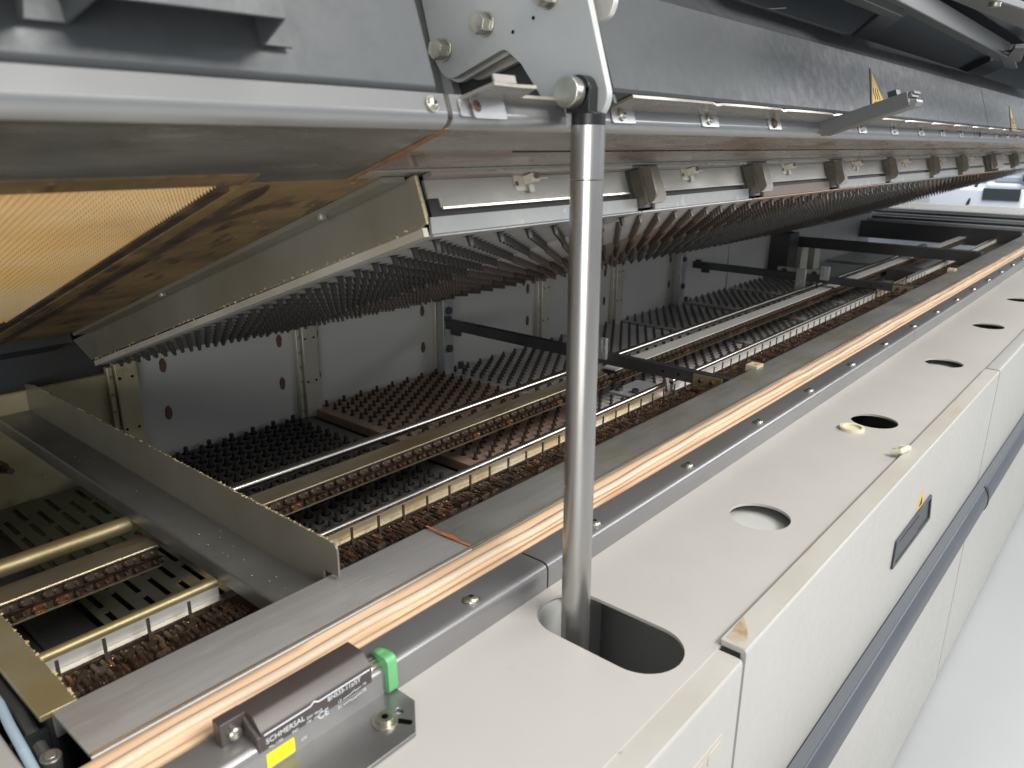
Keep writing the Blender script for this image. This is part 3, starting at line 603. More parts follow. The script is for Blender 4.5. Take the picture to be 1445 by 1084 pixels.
b = MB(); b.box((9.6, 2.0, -1.5), (10.7, 3.19, -1.33)); b.box((9.4, 1.66, -1.42), (10.6, 1.97, -1.28)); b.build('roomlight_stand_in', m_galv, t, bevel=.003)  # pale surfaces added to stand for room light at the open end
MB().box((7.3, 1.66, -1.14), (7.55, 1.90, -1.04)).build('motor_block', m_beamblack, t, bevel=.004)

# ================================================================== HOOD (LID)
lid = thing('heating_hood', 'raised grey hinged hood hanging over the open chamber', 'oven lid', L(1, 0, 0))
# section one: x < .905
def lipface(x0, x1):
    MB().prism([(2.5145, -.0012), (2.5262, .0035), (2.5345, .011), (2.5362, .020), (2.5345, .020), (2.5262, .0052)], x0, x1, L).build('lip_bend', m_lidlip, lid, angle=60)
    MB().prism([(2.5362, .020), (2.5362, .048), (2.5345, .048), (2.5345, .020)], x0, x1, L).build('lip_face', m_lipflat, lid)
pr = [(2.25, 0), (2.515, 0), (2.524, .003), (2.531, .009), (2.534, .02), (2.534, .048), (2.528, .050), (2.528, .012), (2.25, .008)]
a1 = MB().prism(pr, -.8, .905, L).build('lip_section', [m_under1], lid, angle=45)
lipface(-.8, .9045)
MB().prism(arc_round(outline([(2.532, .050), (2.540, .056), (2.540, 1.2)], .012), [0, .004, 0, 0, 0, 0], 3), -.8, .888, L).build('front_panel', m_lidpanel, lid)
MB().box((-.8, 2.245, -.002), (.70, 2.30, .0), L).build('inner_lip', m_flux, lid)
# amber mesh sheet with a real woven relief
def mesh_sheet():
    b = MB(); nx, ns = 92, 110; x0, x1, s0, s1 = -.45, .672, .96, 2.246; vs = []; fs = []
    for j in range(ns * 2 + 1):
        for i in range(nx * 2 + 1):
            k = 1 if (i % 2 and j % 2) else 0
            vs.append(L(x0 + (x1 - x0) * i / nx / 2, s0 + (s1 - s0) * j / ns / 2,   .010 - .0075 * k + (.0035 if (i % 2) != (j % 2) else 0)))
    w = nx * 2 + 1
    for j in range(ns * 2):
        for i in range(nx * 2): a = j * w + i; fs.append((a, a + 1, a + w + 1, a + w))
    b.add(vs, fs); return b
ms = mesh_sheet().build('mesh_sheet', m_mesh, lid, angle=20, recalc=False)
MB().box((.674, .62, .002), (.708, 2.20, .014), L).build('burnt_strip', m_fluxdark, lid)
b = MB(); b.box((.70, .50, -.001), (1.038, 2.25, .010), L); b.build('brown_frame', m_flux, lid)
b = MB(); b.plate([(.722, .55), (.758, .55), (.768, 1.4), (.762, 2.2), (.750, 2.24), (.732, 2.2), (.738, 1.6)], [], -.006, -.0015, L); b.build('burnt_strip', m_fluxdark, lid)
b = MB(); b.plate([(.98, .5), (1.036, .5), (1.036, 2.26), (.98, 2.26)], [], -.012, -.0015, L); b.cyl(L(1.0, 2.02, -.012), L(1.0, 2.02, -.02), .012, 12); b.cyl(L(1.0, 1.2, -.012), L(1.0, 1.2, -.018), .012, 12); b.build('edge_channel', m_flange, lid)
b = MB(); b.box((-.8, -.02, .14), (1.04, .97, .16), L); b.box((-.8, .95, .012), (.70, .97, .15), L); b.build('recess_shade', m_void, lid)
b = MB(); b.box((-.8, .40, .04), (1.03, .43, .06), L); b.build('recess_bar', m_beam, lid); MB().box((-.8, .62, .05), (.72, .72, .12), L).build('recess_bar', m_beam, lid)
MB().box((-.8, .02, -.012), (1.04, .30, .10), L).build('rear_seal', m_beamblack, lid)
b = MB(); b.box((-.8, 3.215, -1.75), (XE, 3.25, -.70)); b.box((-.8, 3.42, -1.6), (XE, 3.45, -.55)); b.build('rear_skirt', m_beamblack, ch)
# rolled screw heads on lips
def screw_n(x, s, n, r, par, mt=m_zinc):      # screw facing the front (+s)
    b = MB(); up = L(0, 1, 0) - L(0, 0, 0); b.cyl(L(x, s, n), L(x, s + .004, n), r * 1.15, 16); b.dome(L(x, s + .004, n), up, r, r * .5, 16); b.cyl(L(x, s + .004 + r * .45, n), L(x, s + .0045 + r * .52, n), r * .35, 6, mi=1); return b.build('screw', [mt, m_black], par)
screw_n(.873, 2.536, .030, .011, lid)
# hat channel on section one
hb = MB(); hp = [(.28, 2.543), (.318, 2.543), (.363, 2.543), (.365, 2.615), (.58, 2.615), (.588, 2.543), (.632, 2.543)]
hp = [(.13, 2.615), (.300, 2.615), (.318, 2.548), (.363, 2.548), (.372, 2.612), (.578, 2.618), (.590, 2.548), (.634, 2.548)]
hb.plate(outline(hp, .004), [], .088, .55, lambda a, s_, n_: L(a, s_, n_)); hb.build('hat_channel', m_lidpanel, lid)
b = MB(); b.plate([(.38, 2.606), (.56, 2.612), (.56, 2.60), (.38, 2.60)], [], .13, .16, lambda a, s_, n_: L(a, s_, n_)); b.build('channel_rib', m_black, lid)
# sections two and three
def lidsec(x0, x1, xp=None):
    xp = xp or x0
    MB().prism(pr, x0, x1, L).build('lip_section', m_under, lid, angle=45)
    lipface(x0, x1)
    MB().prism(outline([(2.52, .046), (2.597, .048), (2.602, .054), (2.602, .250), (2.54, .36), (2.3, .40)], .008), xp, x1, L).build('front_panel', m_lidpanel, lid, angle=15)
lidsec(.915, 4.745, 1.29); lidsec(4.755, 8.0); lidsec(8.01, 12.0)
MB().box((-.8, 2.3, .02), (12, 2.50, .03), L).build('inner_frame', m_gap, lid)
MB().box((.90, 2.20, .03), (1.6, 2.22, .9), L).build('recess_wall', m_bracket, lid)
MB().box((1.30, 2.2, .03), (1.31, 2.59, .5), L).build('recess_wall', m_lidpanel, lid)
# scalloped ledge strip under the panel
b = MB(); b.box((.957, 2.596, .0455), (1.01, 2.600, .058), L); b.plate([(.938, 2.528), (.955, 2.600), (1.02, 2.598), (1.06, 2.600), (1.065, 2.56), (1.34, 2.56), (1.36, 2.528)], [], .040, .0455, lambda a, s_, n_: L(a, s_, n_)); b.build('ledge', m_under, lid)
led = []; x = 1.36
while x < 12: led += [(x, 2.598), (x + .12, 2.600), (x + .33, 2.600), (x + .37, 2.592)]; x += .385
b = MB(); b.plate([(1.365, 2.528)] + led + [(x, 2.528)], [], .040, .0455, lambda a, s_, n_: L(a, s_, n_)); b.build('ledge', m_under, lid)
# clips with screws on the lip face
for i, x in enumerate([.966, 1.40, 1.78, 2.165, 2.92, 3.305, 3.69, 4.06, 4.43, 4.85, 5.3, 5.66, 6.0, 6.4, 6.8]):
    b = MB(); b.plate(arc_round([(x - .035, .012), (x + .05, .012), (x + .05, .040), (x - .035, .040)], .005), [], 2.5365, 2.5395, lambda a, n_, s_: L(a, s_, n_)); c = b.build('clip', m_lidlip, lid, bevel=.0008)
    screw_n(x, 2.5395, .028, .0105, c, m_rusty if i in (0, 3, 9) else m_zinc)
    b = MB(); b.box((x - .012, 2.5366, .041), (x + .012, 2.5376, .045), L); b.build('clip_slot', m_hole, c)
# underside mounting strip and seam line
MB().prism([(2.295, -.004), (2.305, -.004), (2.305, -.001), (2.295, -.001)], .92, 12, L).build('underside_lip', m_alu, lid)
MB().prism([(2.402, -.0022), (2.405, -.0022), (2.405, -.0005), (2.402, -.0005)], 1.2, 12, L).build('underside_seam', m_gap, lid)
q = MB(); q.plate([(.9055, 2.52), (.9155, 2.522), (.925, 2.40), (.918, 2.26), (.904, 2.26)], [], -.0022, -.0006, L); q.build('rusty_seam', mat('seam_rust', (.24, .12, .05), .7, vary=((.10, .05, .02), (120, 120, 120), .9)), lid)
# lid rear skin
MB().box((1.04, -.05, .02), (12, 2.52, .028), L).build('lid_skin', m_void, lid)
MB().cyl((-.8, 3.36, -.82), (12, 3.36, -.82), .03, 12).build('hinge_tube', m_beamblack, lid)
# divider plate
dv = thing('divider_plate', 'tall olive sheet divider hanging across the hood beside the amber mesh', 'divider', L(1.048, 1.2, -.1))
b = MB(); b.plate(arc_round([(.42, -.098), (2.262, -.105), (2.285, -.095), (2.285, -.006), (.30, -.006)], [0, .01, .01, 0, 0], 3), [], 1.042, 1.049, lambda s_, n_, x_: L(x_, s_, n_)); b.build('sheet', m_flange, dv, bevel=.001)
b = MB(); b.box((1.049, .42, -.122), (1.062, 2.26, -.104), L); b.build('lower_trim', m_post, dv)
q = MB()
for k in range(200):
    s_ = .45 + 1.82 * random.random(); r = .0007 + .0018 * random.random() ** 3; q.dome(L(1.041, s_, -.101 + random.uniform(-.003, .004)), (-1, 0, 0), r * 1.3, r, 6, 2)
for k in range(60): n_ = -.10 + .09 * random.random(); q.dome(L(1.043, 2.284, n_), (0, -1, 0), .003, .002, 6, 2)
q.build('flux_crumbs', m_crumb, dv, stuff=True)

# ------------------------------------------------------------------ heater modules below the lid
edges = [1.075, 1.80, 1.93, 2.50, 2.66, 3.27, 3.43, 4.04, 4.16, 4.86, 4.99, 5.55, 5.72, 6.35, 6.9, 7.35, 7.6, 8.4]
mods = list(zip(edges[0::2], edges[1::2])); up_n = L(0, 0, 1) - L(0, 0, 0)
mlab = ['first heater module under the hood, between the olive divider and the lift strut', 'second heater module under the hood, just right of the lift strut', 'third heater module from the near end under the hood lip',
        'fourth heater module from the near end under the hood lip', 'fifth heater module from the near end under the hood lip', 'sixth heater module from the near end under the hood lip',
        'seventh heater module, yellowish, near the far end of the hood', 'eighth heater module, small, near the far end of the hood', 'last heater module at the far right under the hood lip']
npm = [(m_nozD, m_nozApin), (m_nozC, m_nozCpin), (m_nozB, m_nozBpin), (m_nozB, m_nozDpin), (m_nozD, m_nozDpin), (m_nozD, m_nozDpin), (m_nozB, m_nozBpin), (m_nozB, m_nozBpin), (m_nozD, m_nozDpin)]
for i, (x0, x1) in enumerate(mods):
    t = thing('heater_module', mlab[i], 'heater module', L((x0 + x1) / 2, 1.3, -.1), 'heater modules under the hood')
    # front face with its notch
    nx = x0 + (x1 - x0) * (.42 if i == 0 else .36)
    fo = [(x0, -.050), (x0, -.012), (x1, -.012), (x1, -.066), (x1 - .01, -.069), (x0 + .03, -.069), (x0 + .03, -.050)]
    b = MB(); b.plate(fo, [], 2.262, 2.270, lambda a, n_, s_: L(a, s_, n_)); b.build('front_face', m_alu, t, bevel=.001)
    MB().box((x0 + .03, 2.262, -.073), (x1 - .004, 2.275, -.069), L).build('bottom_flange', m_bright if i == 0 else m_alu, t)
    MB().box((x0, 2.27, -.012), (x1, 2.296, -.003), L).build('top_trim', m_under, t)
    b = MB(); b.box((x0 - .01, 2.245, -.086), (x1 + .01, 2.262, -.02), L); b.box((x0, 2.262, -.085), (x0 + .028, 2.268, -.052), L); b.build('gap_filler', m_gap, t)  # near-black filler in the gap between front face and tray
    b = MB(); b.prism([(2.268, -.086), (2.262, -.118), (2.20, -.1185), (2.20, -.115), (2.255, -.114), (2.262, -.086)], x0 - .005, x1 + .035, L); b.build('tray_front', m_spacer2 if i == 2 else (m_alu if i == 6 else m_galv), t)
    xa = edges[0] if i == 0 else (edges[2 * i - 1] + edges[2 * i]) / 2; xb = (edges[2 * i + 1] + edges[min(2 * i + 2, len(edges) - 1)]) / 2
    MB().box((xa + .003, .40, -.122), (xb - .003, 2.255, -.118), L).build('nozzle_plate', npm[i][0], t)
    # latch
    q = MB(); lx = nx
    q.box((lx - .035, 2.270, -.046), (lx + .03, 2.272, -.010), L); q.box((lx - .004, 2.272, -.034), (lx + .022, 2.298, -.014), L)
    q.box((lx + .02, 2.284, -.026), (lx + .065, 2.288, -.022), L); q.box((lx + .004, 2.275, -.052), (lx + .020, 2.279, -.034), L)
    lt = q.build('latch', m_post, t, bevel=.001)
    for k_, (w_, h_) in enumerate(((.040, .030), (.026, .020))):
        rr_ = random.Random(i * 7 + k_); b = MB()
        b.plate([(lx + .005 + w_ * math.cos(a_ * .4488) * rr_.uniform(.6, 1.3), -.017 + h_ * .45 * math.sin(a_ * .4488) * rr_.uniform(.6, 1.2)) for a_ in range(14)], [], 2.2705 + .0006 * k_, 2.271 + .0006 * k_, lambda a, n_, s_: L(a, s_, n_)); b.build('soot_mark', m_soot2 if k_ else m_soot, lt)
    q = MB(); q.cyl(L(lx + .011, 2.298, -.021), L(lx + .011, 2.302, -.021), .007, 10); q.cyl(L(lx - .03, 2.272, -.03), L(lx - .03, 2.2735, -.03), .006, 6); q.build('latch_screw', m_rusty, lt)
    pts = []; k = 0; x = xa + .045
    while x < xb - .02:
        s_ = 2.215 - (.035 if k % 2 else 0)
        while s_ > .45: pts.append((x, s_)); s_ -= .07
        x += .05; k += 1
    class F:
        nm = 'nozzle'; mt = [npm[i][1], m_hole]
        def __call__(s, x, s_): return L(x, s_, -.122)
    src = MB()
    for (a, h) in ((.0068, .023 if i < 3 else .029),):      # flattened fin shaped nozzle
        bx = [(-a, -.0045), (a, -.0045), (a, .0045), (-a, .0045)]
        vs = [Vector((p, 0, 0)) + (L(0, q_, 0) - L(0, 0, 0)) for p, q_ in bx] + [Vector((p * .75, 0, 0)) + (L(0, q_ * .7, 0) - L(0, 0, 0)) - up_n * h for p, q_ in bx]
        src.add(vs, [(0, 1, 2, 3), (4, 7, 6, 5), (0, 4, 5, 1), (1, 5, 6, 2), (2, 6, 7, 3), (3, 7, 4, 0)])
    src.add([Vector((p, 0, 0)) + (L(0, q_, 0) - L(0, 0, 0)) - up_n * .0006 for p, q_ in ((-.014, -.008), (.014, -.008), (.014, .008), (-.014, .008))], [(0, 1, 2, 3)], 1)
    inst(src, t, pts, F(), 100 if i < 4 else 0, lambda p: p[0] - 1.1 * p[1])
slab = ['folded grey spacer between the first and second heater modules beside the strut', 'folded grey spacer between the second and third heater modules', 'folded grey spacer between the third and fourth heater modules',
        'folded grey spacer between the fourth and fifth heater modules', 'folded grey spacer between the fifth and sixth heater modules', 'folded grey spacer between the sixth and seventh heater modules', 'wide brown spacer near the far end of the hood', 'narrow dark spacer near the far end of the hood']
for i in range(8):
    a, c = edges[2 * i + 1], edges[2 * i + 2]
    t = thing('spacer_bracket', slab[i], 'spacer', L(a, 2.3, -.06), 'spacers between the heater modules')
    b = MB(); w = c - a
    b.plate(arc_round([(2.258, -.010), (2.325, -.014), (2.325, -.094), (2.305, -.108), (2.258, -.108)], [0, .012, .014, .012, 0], 4), [], a + w * .30, a + w * .36, lambda s_, n_, x_: L(x_, s_, n_))
    b.build('side_wing', m_spacer, t)
    b = MB(); b.plate(arc_round([(a + w * .26, -.010), (c - .004, -.010), (c + .010, -.092), (c - .008, -.108), (a + w * .22, -.108)], [.004, .01, .014, .014, .006], 4), [], 2.292, 2.298, lambda x_, n_, s_: L(x_, s_, n_)); b.build('front_wing', m_spacer2 if i == 6 else m_spacer, t)
    b = MB(); b.box((a, 2.2, -.004), (c, 2.292, -.010), L); b.box((a + .002, 2.22, -.11), (c - .002, 2.256, -.01), L); b.build('back_channel', m_hooddark, t)

# ------------------------------------------------------------------ prop bar and warning signs on hood
t = thing('bracket_arm', 'aluminium channel arm sticking out from the hood lip below the warning sign', 'arm', L(2.56, 2.54, .02))
b = MB(); b.plate(arc_round([(2.535, .000), (2.80, -.004), (2.808, .003), (2.808, .012), (2.535, .012)], [0, .004, .004, 0, 0], 3), [], 2.535, 2.60, lambda s_, n_, x_: L(x_, s_, n_)); b.build('lower_channel', m_alu if False else m_lidlip, t, bevel=.001)
b = MB(); b.box((2.520, 2.535, .0), (2.535, 2.79, .040), L); b.box((2.535, 2.78, .030), (2.60, 2.806, .038), L); b.box((2.528, 2.79, .022), (2.60, 2.80, .034), L); b.build('upper_channel', m_hoodframe, t, bevel=.001)
b = MB(); b.box((2.56, 2.73, .038), (2.60, 2.755, .062), L); b.build('end_tab', m_beam, t, bevel=.001)
def triangle(x, n, w, h, label):
    t = thing('warning_sign', label, 'warning sign', L(x, 2.604, n), 'warning triangles on the hood')
    fn = lambda a, n_, s_: L(a, s_, n_)
    T = arc_round([(x, n), (x + w, n), (x + w * .42, n + h)], .006, 3)
    b = MB(); b.plate(T, [], 2.603, 2.6045, fn); b.build('sign_border', m_ink, t)
    T2 = arc_round([(x + .013, n + .008), (x + w - .017, n + .008), (x + w * .43, n + h - .020)], .004, 3)
    b = MB(); b.plate(T2, [], 2.6048, 2.6058, fn); b.build('sign_face', m_warn, t)
    b = MB()
    for k in range(3):
        pts = [(x + w * (.33 + .12 * k) + .006 * math.sin(j * 1.3), n + .040 + j * .0075) for j in range(6)]
        b.plate(outline(pts, .0035), [], 2.6062, 2.607, fn)
    b.box((x + w * .25, 2.6062, n + .029), (x + w * .72, 2.607, n + .033), L); b.box((x + .03, 2.6062, n + .014), (x + w - .035, 2.607, n + .021), L)
    b.build('hot_surface_symbol', m_ink, t); return t
triangle(2.83, .062, .20, .152, 'yellow hot surface warning triangle on the hood panel behind the channel arm')
triangle(5.38, .032, .20, .155, 'small distant yellow warning triangle on the hood near the right edge')
b = MB(); b.prism([(2.603, .05), (2.606, .05), (2.606, .25), (2.603, .25)], 4.742, 4.750, L)

# ------------------------------------------------------------------ hinge bracket and lift strut
hb = thing('hinge_bracket', 'light grey steel hinge bracket with hex bolts carrying the lift strut', 'bracket', (1.17, 1.0, .1))
K = 1.215 / 1.15
out = arc_round([(a * K, c * K) for a, c in [(1.34, .62), (1.222, .265), (1.190, .150), (1.153, .112), (1.005, .163), (.966, .135), (.899, .055), (.862, .022), (.79, .040), (.773, .072), (.822, .225), (.88, .42), (.92, .58)]],
                [0, 0, .03, .03, .012, 0, 0, .015, .02, .02, 0, 0, 0], 5)
b = MB(); b.plate(out, [], 1.215, 1.232, yz); b.build('front_plate', m_bracket, hb, bevel=.002)
out2 = arc_round([(a * K, c * K) for a, c in [(1.34, .62), (1.222, .265), (1.190, .142), (1.153, .106), (1.005, .157), (.97, .30), (1.0, .6)]], [0, 0, .03, .03, .012, 0, 0], 5)
b = MB(); b.plate(out2, [], 1.236, 1.250, yz); b.build('middle_plate', m_bracketedge, hb, bevel=.002)
K2 = 1.28 / 1.25
out3 = arc_round([(a * K2, c * K2) for a, c in [(1.36, .60), (1.24, .265), (1.205, .14), (1.165, .118), (.843, .212), (.832, .238), (.88, .42), (.93, .60)]], [0, 0, .03, .02, .012, .012, 0, 0], 4)
b = MB(); b.plate(out3, [], 1.275, 1.289, yz); b.build('rear_plate', m_bracketedge, hb, bevel=.002)
def hexbolt(y, z, r=.0205):
    y *= K; z *= K; q = MB(); q.cyl((1.215, y, z), (1.211, y, z), r * 1.15, 24); q.cyl((1.211, y, z), (1.188, y, z), r, 6, a0=.3); q.dome((1.188, y, z), (-1, 0, 0), r * .84, .003, 18, 2)
    return q.build('hex_bolt', m_zinc, hb, bevel=.001)
hexbolt(1.163, .170); hexbolt(1.052, .207); hexbolt(.905, .240); hexbolt(1.12, .34)
for y, z in ((.985, .189), (.938, .208)):
    q = MB(); q.cyl((1.2145, y * K, z * K), (1.214, y * K, z * K), .0035, 10); q.build('small_hole', m_hole, hb)
q = MB(); q.cyl((1.186, .872, .085), (1.160, .872, .085), .027, 28); q.cyl((1.186, .872, .085), (1.26, .872, .085), .018, 20); q.build('hinge_pin', m_zinc, hb, bevel=.002)
b = MB(); b.plate(arc_round([(.955, .008), (1.035, .008), (1.035, .044), (.955, .044)], .006), [], 2.541, 2.545, lambda a, n_, s_: L(a, s_, n_)); b.build('clip_plate', m_lidlip, hb)

st = thing('lift_strut', 'upright ground steel lift strut standing in the oval slot of the cabinet top', 'lift strut', (1.215, .845, -1.2))
top = Vector((1.2185, .861, .030)); bot = Vector((1.2085, .838, -1.30)); dr = (bot - top).normalized()
MB().cyl(top, top + dr * .095, .0318, 48).build('upper_sleeve', m_tube, st, angle=40)
MB().cyl(top + dr * .097, bot, .0313, 48).build('tube', m_tube, st, angle=40)
q = MB(); q.cyl(top, top - dr * .022, .0312, 40); q.box((1.187, .838, .05), (1.2135, .890, .095)); q.cyl((1.187, .866, .088), (1.2135, .866, .088), .027, 28); q.build('black_collar', m_black, st, bevel=.002)

# ------------------------------------------------------------------ safety switch group
bp = thing('switch_mounting_plate', 'grey angled steel plate screwed under the black safety switch', 'mounting plate', (.6, .92, -1))
b = MB(); b.plate([(.20, .842), (.735, .842), (.790, .905), (.790, .962), (.775, 1.0), (.20, 1.0)], [circ(.752, .905, .008, 12)], -.998, -.990, xy); b.build('plate', m_plate, bp, bevel=.002)
q = MB(); q.cyl((.716, .902, -.990), (.716, .902, -.986), .023, 24); q.cyl((.716, .902, -.986), (.716, .902, -.977), .015, 24); q.cyl((.716, .902, -.9772), (.716, .902, -.9765), .007, 6, mi=1); q.build('socket_screw', [m_zinc, m_hole], bp, bevel=.001)
b = MB(); b.plate(arc_round([(.728, .886), (.742, .862), (.752, .868), (.738, .893)], .005), [], -.9902, -.9898, xy); b.build('slot', m_hole, bp)
sw = thing('safety_switch', 'dark brown magnetic safety switch with white printing and yellow sticker', 'safety switch', (.6, .97, -.99))
# body: section in (y,z), chamfered top, with recessed near end
body = [(.962, -.988), (.962, -.915), (.985, -.893), (1.03, -.893), (1.03, -.988)]
b = MB(); b.prism(arc_round(body, [.003, .005, .005, .004, 0], 3), .512, .738); b.build('body', m_switch, sw, bevel=.0015)
b = MB(); b.box((.466, 1.005, -.988), (.514, 1.03, -.893)); b.prism([(.962, -.985), (.962, -.92), (1.006, -.90), (1.006, -.985)], .504, .513); b.box((.466, .985, -.988), (.514, 1.006, -.975)); b.build('end_ears', m_switch, sw, bevel=.002)
q = MB(); q.cyl((.488, 1.005, -.918), (.488, .998, -.918), .0115, 20); q.dome((.488, .998, -.918), (0, -1, 0), .0115, .005, 20, 3); q.build('screw', m_zinc, sw)
q = MB(); q.cyl((.490, 1.0045, -.952), (.490, 1.004, -.952), .008, 14); q.build('hole', m_hole, sw)
FY = .9612
def text(s, x, z, size, par, mt=m_print, sx=1.0):
    cu = bpy.data.curves.new('t', 'FONT'); cu.body = s; cu.size = size; cu.extrude = .0002; cu.align_x = 'LEFT'
    ob = bpy.data.objects.new('t', cu); sc.collection.objects.link(ob)
    dg = bpy.context.evaluated_depsgraph_get(); me = bpy.data.meshes.new_from_object(ob.evaluated_get(dg)); bpy.data.objects.remove(ob)
    base = Vector(par['_b'])
    for v in me.vertices:
        px, pz, e = v.co.x * sx, v.co.y, v.co.z
        v.co = (Vector((x + px, FY - .0003 - e, z + pz)) - base) * S
    me.name = 'printing'; me.materials.clear(); me.materials.append(mt)
    o = bpy.data.objects.new('printing', me); sc.collection.objects.link(o); o.parent = par; o['_b'] = tuple(base); return o
text('SCHMERSAL', .518, -.9375, .0145, sw, sx=.95)
text('BNS33-11z/ST', .640, -.9305, .0125, sw, sx=.98)
text('CE', .618, -.955, .019, sw)
text('24V 10mA', .596, -.9400, .0075, sw); text('1W   max', .594, -.9480, .0070, sw)
text('13', .660, -.9470, .0085, sw); text('14', .715, -.9440, .0085, sw); text('21', .660, -.9590, .0085, sw); text('22', .715, -.9560, .0085, sw)
text('No. 1182', .522, -.9490, .0070, sw); text('IP67', .566, -.9490, .0070, sw); text('CH', .582, -.975, .008, sw)
b = MB(); fnp = lambda a, z_, y_: Vector((a, y_, z_))
line = [(.516, -.9195), (.605, -.9195), (.613, -.9145), (.621, -.9195), (.733, -.9195)]
b.plate(outline(line, .0028), [], FY - .0006, FY, fnp)
b.plate(outline([(.672, -.9455), (.690, -.9440), (.699, -.9405)], .0009), [], FY - .0006, FY, fnp); b.plate(outline([(.698, -.944), (.713, -.942)], .0009), [], FY - .0006, FY, fnp)
b.plate(outline([(.672, -.9575), (.688, -.956), (.690, -.959), (.713, -.955)], .0009), [], FY - .0006, FY, fnp)
b.build('printed_lines', m_print, sw)
b = MB(); b.plate(arc_round([(.516, -.986), (.569, -.986), (.569, -.957), (.516, -.957)], .003), [], FY - .0010, FY - .0001, fnp); b.build('yellow_sticker', m_yellow, sw)
q = MB(); q.cyl((.738, .99, -.947), (.749, .99, -.947), .022, 20, .022); q.cyl((.748, .99, -.947), (.768, .99, -.947), .0205, 14, .019); q.cyl((.766, .99, -.947), (.772, .99, -.947), .015, 16)
for k in range(14):
    a = 2 * math.pi * k / 14; q.cyl((.749, .99 + .0205 * math.cos(a), -.947 + .0205 * math.sin(a)), (.767, .99 + .019 * math.cos(a), -.947 + .019 * math.sin(a)), .0025, 6)
nut = q.build('coupling_nut', m_zinc, sw)
gt = thing('green_tag', 'green plastic cap tag hanging from the switch plug', 'cap tag', (.81, .97, -.99))
q = MB(); c0 = Vector((.805, .985, -.935))
q.plate(arc_round([(.988, -.916), (.960, -.914), (.952, -.922), (.950, -.985), (.955, -.990), (.966, -.990), (.971, -.985), (.972, -.950), (.990, -.930)], .005, 4), [], .768, .790, yz); q.build('strap', m_green, gt, bevel=.004)
q = MB(); q.cyl((.769, .985, -.937), (.788, .985, -.937), .023, 24); q.build('loop', m_green, gt, bevel=.004)

# ================================================================== OUTER HOOD ABOVE
oh = thing('outer_hood', 'dark raised outer hood with grey frames above the inner lid', 'outer hood', (5, 1.2, .5))
b = MB(); b.box((1.4, .45, .80), (13, 3.5, .82)); b.box((1.4, 2.6, .1), (13, 2.62, .8)); b.box((1.4, 1.45, .38), (13, 1.46, .82)); b.build('inner_skin', m_hoodin, oh)
b = MB(); b.plate([(2.81, .671), (2.89, .572), (3.157, .528), (5.2, .40), (6.0, .36), (6.0, .51), (3.679, .603)], [], .42, .445, xy); b.build('front_beam', m_hoodframe, oh, bevel=.004)
b = MB(); b.plate([(2.2, .69), (2.0, .60), (2.6, .40), (2.9, .565), (2.80, .675)], [], .425, .445, xy); b.build('front_beam', m_hoodframe, oh, bevel=.004)
q = MB(); q.cyl((2.955, .575, .42), (2.955, .575, .408), .017, 18); q.build('bolt', m_zinc, oh)
def bar(a, c, w, z0, z1, mt, name='frame_bar'):
    a = Vector(a); c = Vector(c); d = (c - a).normalized(); n = Vector((-d.y, d.x)) * w / 2
    return MB().plate([tuple(a + n), tuple(c + n), tuple(c - n), tuple(a - n)], [], z0, z1, xy).build(name, mt, oh, bevel=.003)
bar((2.45, .800), (5.0, .872), .075, .424, .436, m_hoodframe); bar((2.45, .768), (4.6, .80), .006, .405, .47, m_hoodframe, 'bright_lip')
bar((2.92, .83), (3.9, 1.30), .09, .428, .45, m_hoodframe, 'cross_bar'); bar((4.95, .87), (6.2, 1.32), .14, .42, .50, m_hooddark, 'cross_bar')
bar((1.9, .86), (2.93, .855), .05, .40, .45, m_hoodframe); 
b = MB(); b.plate([(5.30, .93), (5.42, .885), (4.50, .765), (4.45, .82)], [], .415, .43, xy); b.plate([(4.27, .68), (4.25, .72), (4.6, .80), (4.9, .83), (4.9, .79)], [], .41, .43, xy); b.build('pointed_bracket', m_hoodframe, oh, bevel=.003)
b = MB(); b.plate([(2.98, .87), (5.0, .95), (5.9, 1.32), (3.95, 1.32)], [], .452, .46, xy); b.build('sheet', m_hoodsheet, oh)
b = MB(); b.plate([(2.8, .70), (4.2, .63), (6.5, .6), (6.5, .86), (4.6, .78), (2.8, .765)], [], .50, .505, xy); b.build('sheet', m_hoodsheet, oh)
cb = MB(); cb.tube([(2.16 + .16 * math.cos(a) , 1.05 + .07 * math.sin(a) * 2, .45 - .02 * math.sin(a * 2)) for a in [i * .35 for i in range(9)]], .0022, 6)
tag(cb.build('thin_cable', m_cable, base=(2.2, 1.1, .45)), 'thin pale looped cable inside the dark outer hood', 'cable')
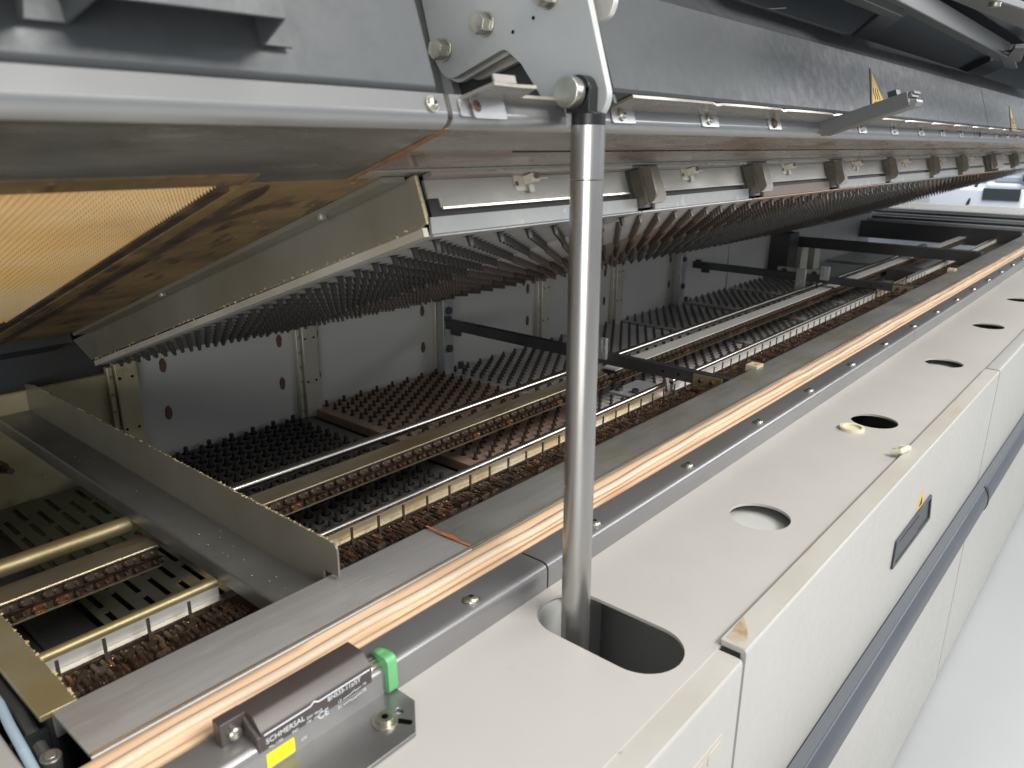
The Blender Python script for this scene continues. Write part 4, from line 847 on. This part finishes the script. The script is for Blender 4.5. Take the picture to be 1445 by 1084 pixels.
cb = MB(); cb.tube([(2.75 + .16 * math.cos(a), 1.22 + .11 * math.sin(a), .46) for a in [i * .35 for i in range(8)]], .0022, 6)
tag(cb.build('thin_cable', m_cable, base=(2.7, 1.2, .45)), 'second thin cable arc hanging lower in the dark outer hood', 'cable')

# ================================================================== BACKGROUND
rw = MB(); rw.box((26, -14, -2.7), (26.3, 26, 7)); tag(rw.build('room_wall', m_whitewall, base=(26, 5, -2.7)), 'pale room wall behind the far machine', 'wall')
b = MB(); b.box((13.0, 1.2, -2.69), (15.2, 3.9, -1.0))
fm = thing('conveyor_table', 'white conveyor table with perforated belt past the machine end', 'conveyor table', (14, 2.4, -2.7))
b.build('table_body', m_white, fm, bevel=.02)
MB().box((13.02, 1.2, -.985), (15.1, 3.9, -.96)).build('belt', mat('cream_belt', (.66, .62, .55), .5), fm)
b = MB(); yy = 1.22
while yy < 3.88: b.box((13.5, yy, -.9605), (15.0, yy + .024, -.957)); b.box((13.12, yy, -.9605), (13.40, yy + .034, -.957)); yy += .058
b.build('slit_shade_strips', m_beam, fm)  # raised dark strips stand in for the shade inside the belt slits
MB().box((13.03, 1.2, -.999), (15.1, 3.9, -.995)).build('belt_shadow_gap', m_beam, fm)
fm2 = thing('far_machine', 'white and grey machine with a dark screen behind the conveyor table', 'machine', (16.5, 2.4, -2.7))
b = MB(); b.box((15.8, 2.1, -2.69), (17.5, 3.6, -.70)); b.box((15.9, 2.0, -.70), (17.4, 2.75, -.60)); b.build('body', m_white, fm2, bevel=.06)
MB().box((15.77, 2.18, -.90), (15.79, 2.74, -.70)).build('screen', m_screen, fm2)
MB().cyl((15.78, 2.95, -1.0), (15.95, 2.86, -.55), .025, 8).build('cable', m_black, fm2)
b = MB(); b.box((15.9, 2.2, -.60), (16.6, 2.62, -.50)); b.box((15.8, 2.0, -.60), (16.2, 2.22, -.42)); b.build('printer', mat('blue_grey_plastic', (.33, .38, .44), .4), fm2, bevel=.02)
MB().box((15.78, 2.01, -.57), (15.795, 2.19, -.46)).build('small_screen', m_screen, fm2)

for o in bpy.data.objects:
    if '_b' in o: del o['_b']
